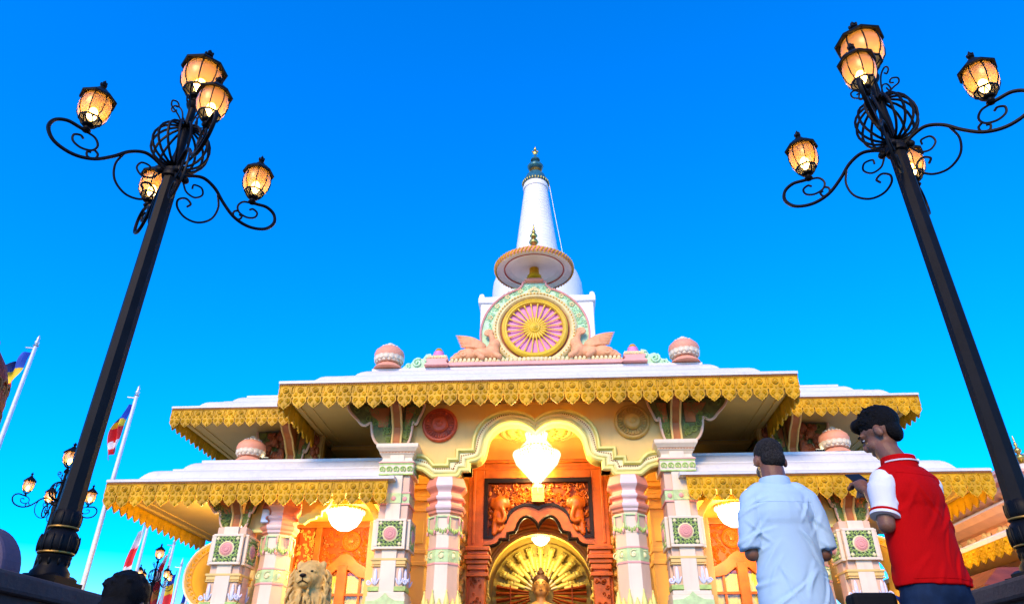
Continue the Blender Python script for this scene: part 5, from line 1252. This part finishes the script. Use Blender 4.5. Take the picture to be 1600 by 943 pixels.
seam(shm, [(-.165+.33*i/40, .825) for i in range(41)], PM, 'shirt_blue')
for s in (-1, 1): seam(shm, [(s*(.135+.012*sin(i*.2)), 1.40-.26*i/14) for i in range(15)], PM, 'shirt_blue')
m = MB(); m.lathe([(.083, 1.40), (.083, 1.445), (.078, 1.478), (.070, 1.48), (.068, 1.42)], 28, (0, .008, 0), sx=1.0, sy=.95); put('collar', remesh(m, 'collar', 'shirt_blue', .005, 2), PM)
m = MB()
for s in (-1, 1): m.cap((s*.075, 0, .82), (s*.10, .015, .48), .090, .085); m.cap((s*.10, .015, .48), (s*.105, -.01, .08), .085, .075)
m.ell((0, 0, .86), (.155, .10, .10)); put('trousers', remesh(m, 'trousers', 'trouser', .012, 3), PM)
m = MB()
for s in (-1, 1): m.cap((s*.105, -.03, .035), (s*.125, .16, .03), .046, .04)
put('shoe', m.mesh('shoe', 'blacktrim', 60), PM)
PM.location = (1.578, 3.86, .02); PM.rotation_euler.z = radians(3)

# the youth in the red vest looking down at a phone
PB = root('person', 'youth in a red polo vest with white sleeves looking down at a phone', 'person', (0, 0, 0))
m = MB()
tf, R = head(m, (.004, .065, 1.615), yaw=radians(27), pitch=radians(-24))
m.cap((0, -.01, 1.40), (-.008, .05, 1.53), .060, .055)
m.ell((0, 0, 1.26), (.14, .085, .15)); m.ell((0, 0, 1.05), (.135, .09, .2)); m.ell((0, 0, .9), (.15, .105, .12))
m.cap((-.09, 0, 1.37), (-.155, 0, 1.345), .040, .042); m.cap((-.155, 0, 1.345), (-.195, -.01, 1.14), .041, .038); m.cap((-.195, -.01, 1.14), (-.045, .185, 1.355), .037, .024)
hand(m, (-.042, .190, 1.362), (.12, .7, .6), (.3, -.4, .8), (.9, .3, .2), .9)
m.cap((.09, 0, 1.37), (.15, .01, 1.345), .040, .042); m.cap((.15, .01, 1.345), (.15, .12, 1.12), .041, .037); m.cap((.15, .12, 1.12), (.075, .22, 1.33), .036, .024)
hand(m, (.073, .225, 1.335), (-.3, .65, .6), (0, -.3, 1), (.2, .6, .2), .8)
for s in (-1, 1): m.cap((s*.085, 0, .86), (s*.095, .015, .47), .08, .055); m.cap((s*.095, .015, .47), (s*.10, -.01, .09), .052, .036); m.cap((s*.10, -.02, .045), (s*.115, .15, .035), .042, .035)
put('body', remesh(m, 'body', 'skin', .0075, 3), PB)
eyes(PB, tf, R, (0, 0, 0))
m = MB(); m.ell(tf((0, -.025, .052)), (.083, .100, .086), 18, 12, R.to_euler()); m.ell(tf((0, -.052, -.01)), (.064, .046, .066), 14, 10, R.to_euler()); m.ell(tf((0, .060, .095)), (.060, .044, .034), 14, 10, R.to_euler())
rng = random.Random(9)
for k in range(260):
    a, b = rng.uniform(0, 2*pi), rng.uniform(-.05, 1.4); d = Vector((cos(a)*cos(b), sin(a)*cos(b), sin(b)))
    p = Vector((d.x*.080, -.022+d.y*.096, .052+d.z*.084)); m.tube([tf(p*.95), tf(p*1.03+Vector((0, .004, .002))), tf(p*1.07+Vector((rng.uniform(-.010, .010), .014, rng.uniform(-.004, .010))))], [.008, .005, .0015], 5)
put('hair', remesh(m, 'hair', 'hair', .0042, 0, lambda c: .0015*noise.noise(c*90)), PB)
m = MB()
m.lathe([(.186, .885), (.186, .92), (.178, .96), (.172, 1.06), (.172, 1.16), (.172, 1.25), (.168, 1.33), (.145, 1.39), (.096, 1.43), (.074, 1.447)], 36, (0, 0, 0), sx=1, sy=.66)
for s in (-1, 1): m.cap((s*.07, -.005, 1.378), (s*.125, -.005, 1.352), .068, .064)
m.ell((0, -.05, 1.28), (.145, .075, .13))
put('vest', remesh(m, 'vest', 'cloth_red', .0062, 7, lambda c: wr(c, 1.0, 5)), PB)
for s, el in ((-1, (-.190, -.008, 1.175)), (1, (.15, .10, 1.16))):
    m = MB(); a = Vector((s*.138, -.003, 1.345)); e = Vector(el); m.tube([a, a.lerp(e, .35)+Vector((s*.012, 0, .012)), a.lerp(e, .7), a.lerp(e, .97)], [.062, .063, .058, .058], 18); m.ell(a, .062)
    put('sleeve', remesh(m, 'sleeve', 'cloth_white', .006, 4, lambda c: wr(c, .9, 8, 1.15, 1.38)), PB)
    for f0, f1, mt in ((.86, .93, 'cloth_red'), (.93, 1.0, 'cloth_white')):
        m = MB(); m.tube([a.lerp(e, f0), a.lerp(e, f1)], [.0635, .0635], 20); put('cuff', m.mesh('cuff', mt, 40), PB)
vem = [o for o in PB.children if o.name.startswith('vest')][0].data
seam(vem, [(-.165+.33*i/40, .91) for i in range(41)], PB, 'cloth_red'); seam(vem, [(-.12+.24*i/30, 1.375-.01*sin(pi*i/30)) for i in range(31)], PB, 'cloth_red')
m = MB(); m.lathe([(.083, 1.40), (.084, 1.44), (.079, 1.476), (.070, 1.478), (.068, 1.42)], 28, (0, .006, 0), sx=1.0, sy=.95); put('collar', remesh(m, 'collar', 'cloth_red', .005, 2), PB)
m = MB(); m.tube([(.086*cos(t), .006+.082*sin(t), 1.445) for t in [pi+.1*i for i in range(32)]], .004, 5); put('collar_line', m.mesh('collar_line', 'cloth_white', 60), PB)
m = MB()
for s in (-1, 1): m.cap((s*.08, 0, .84), (s*.095, .015, .48), .095, .078); m.cap((s*.095, .015, .48), (s*.10, -.01, .08), .078, .07)
m.ell((0, 0, .88), (.172, .115, .12)); put('jeans', remesh(m, 'jeans', 'jeans', .012, 3), PB)
m = MB()
for s in (-1, 1): m.cap((s*.10, -.03, .035), (s*.12, .16, .03), .046, .04)
put('shoe', m.mesh('shoe', 'cloth_white', 60), PB)
PB.location = (2.06, 3.46, 0); PB.rotation_euler.z = radians(24)
ph = MB(); ph.box(-.036, .036, -.004, .004, -.075, .075); PHN = put('phone', ph.mesh('phone', 'phone_black'), None, bevel=.006)
tag(PHN, 'black phone held in the hand of the youth in the red vest', 'phone')
Mb = Matrix.Translation(PB.location) @ Matrix.Rotation(radians(24), 4, 'Z')
PHN.location = Mb @ Vector((.005, .285, 1.455)); PHN.rotation_euler = (radians(-62), 0, radians(-8))
# black bag with a bright strap at the youth's side
bl = (1.80, 3.50, 0)
BG = root('bag', 'black bag with a bright striped strap beside the red vest', 'bag', (bl[0], bl[1], .62))
m = MB(); m.box(bl[0]-.10, bl[0]+.085, bl[1]-.05, bl[1]+.05, .60, .865); ob('case', m, 'blackbag', BG, bevel=.025)
m = MB(); m.box(bl[0]-.105, bl[0]+.09, bl[1]-.056, bl[1]+.056, .80, .87); ob('flap', m, 'blackbag', BG, bevel=.02)
for k, mt in enumerate(('flag_blue', 'flag_red', 'flag_yellow')):
    m = MB(); m.tube(bez([(bl[0]+.085, bl[1]+.01*k, .86), (bl[0]+.12+.012*k, bl[1]+.01*k, .84), (bl[0]+.13+.014*k, bl[1]+.02, .74)], 4), .008, 5); ob('strap', m, mt, BG)
# the seated person whose hair shows above the lower edge
PS = root('person', 'black haired person sitting low below the small flags', 'person', (0, 0, 0))
m = MB(); tf, R = head(m, (0, .03, .83), yaw=radians(-10), pitch=radians(-8)); m.cap((0, 0, .64), (0, .02, .78), .06, .055); m.ell((0, 0, .50), (.17, .11, .18)); m.ell((0, 0, .25), (.17, .13, .22))
for s in (-1, 1):
    m.cap((s*.19, 0, .58), (s*.25, .05, .34), .05, .042); m.cap((s*.25, .05, .34), (s*.12, .26, .26), .04, .027); hand(m, (s*.12, .265, .26), (-s*.3, .8, -.1), (0, 0, 1), (-s*1, 0, 0), .6)
    m.cap((s*.10, .02, .12), (s*.32, .36, .13), .09, .065); m.cap((s*.32, .36, .11), (-s*.05, .42, .06), .06, .045)
put('body', remesh(m, 'body', 'skin', .0085, 3), PS); eyes(PS, tf, R, (0, 0, 0))
m = MB(); m.ell(tf((0, -.03, .045)), (.098, .112, .098), 18, 12, R.to_euler()); m.ell(tf((0, -.07, -.06)), (.09, .07, .12), 14, 10, R.to_euler())
rng = random.Random(19)
for k in range(70):
    a, b = rng.uniform(0, 2*pi), rng.uniform(.1, 1.4); p = Vector((cos(a)*cos(b)*.092, -.03+sin(a)*cos(b)*.106, .045+sin(b)*.094)); m.tube([tf(p*.93), tf(p*1.05), tf(p*1.08+Vector((0, -.02, -.012)))], [.012, .008, .003], 5)
put('hair', remesh(m, 'hair', 'hair', .008, 1, lambda c: .003*noise.noise(c*50)), PS)
m = MB(); m.lathe([(.20, .08), (.2, .3), (.2, .5), (.16, .6), (.09, .66)], 30, (0, 0, 0), sx=1, sy=.72)
for s in (-1, 1): m.tube([(s*.15, 0, .58), (s*.24, .035, .42)], [.075, .07], 14)
put('shirt', remesh(m, 'shirt', 'trouser', .011, 4, wr), PS)
PS.location = (-1.60, 3.45, 0)
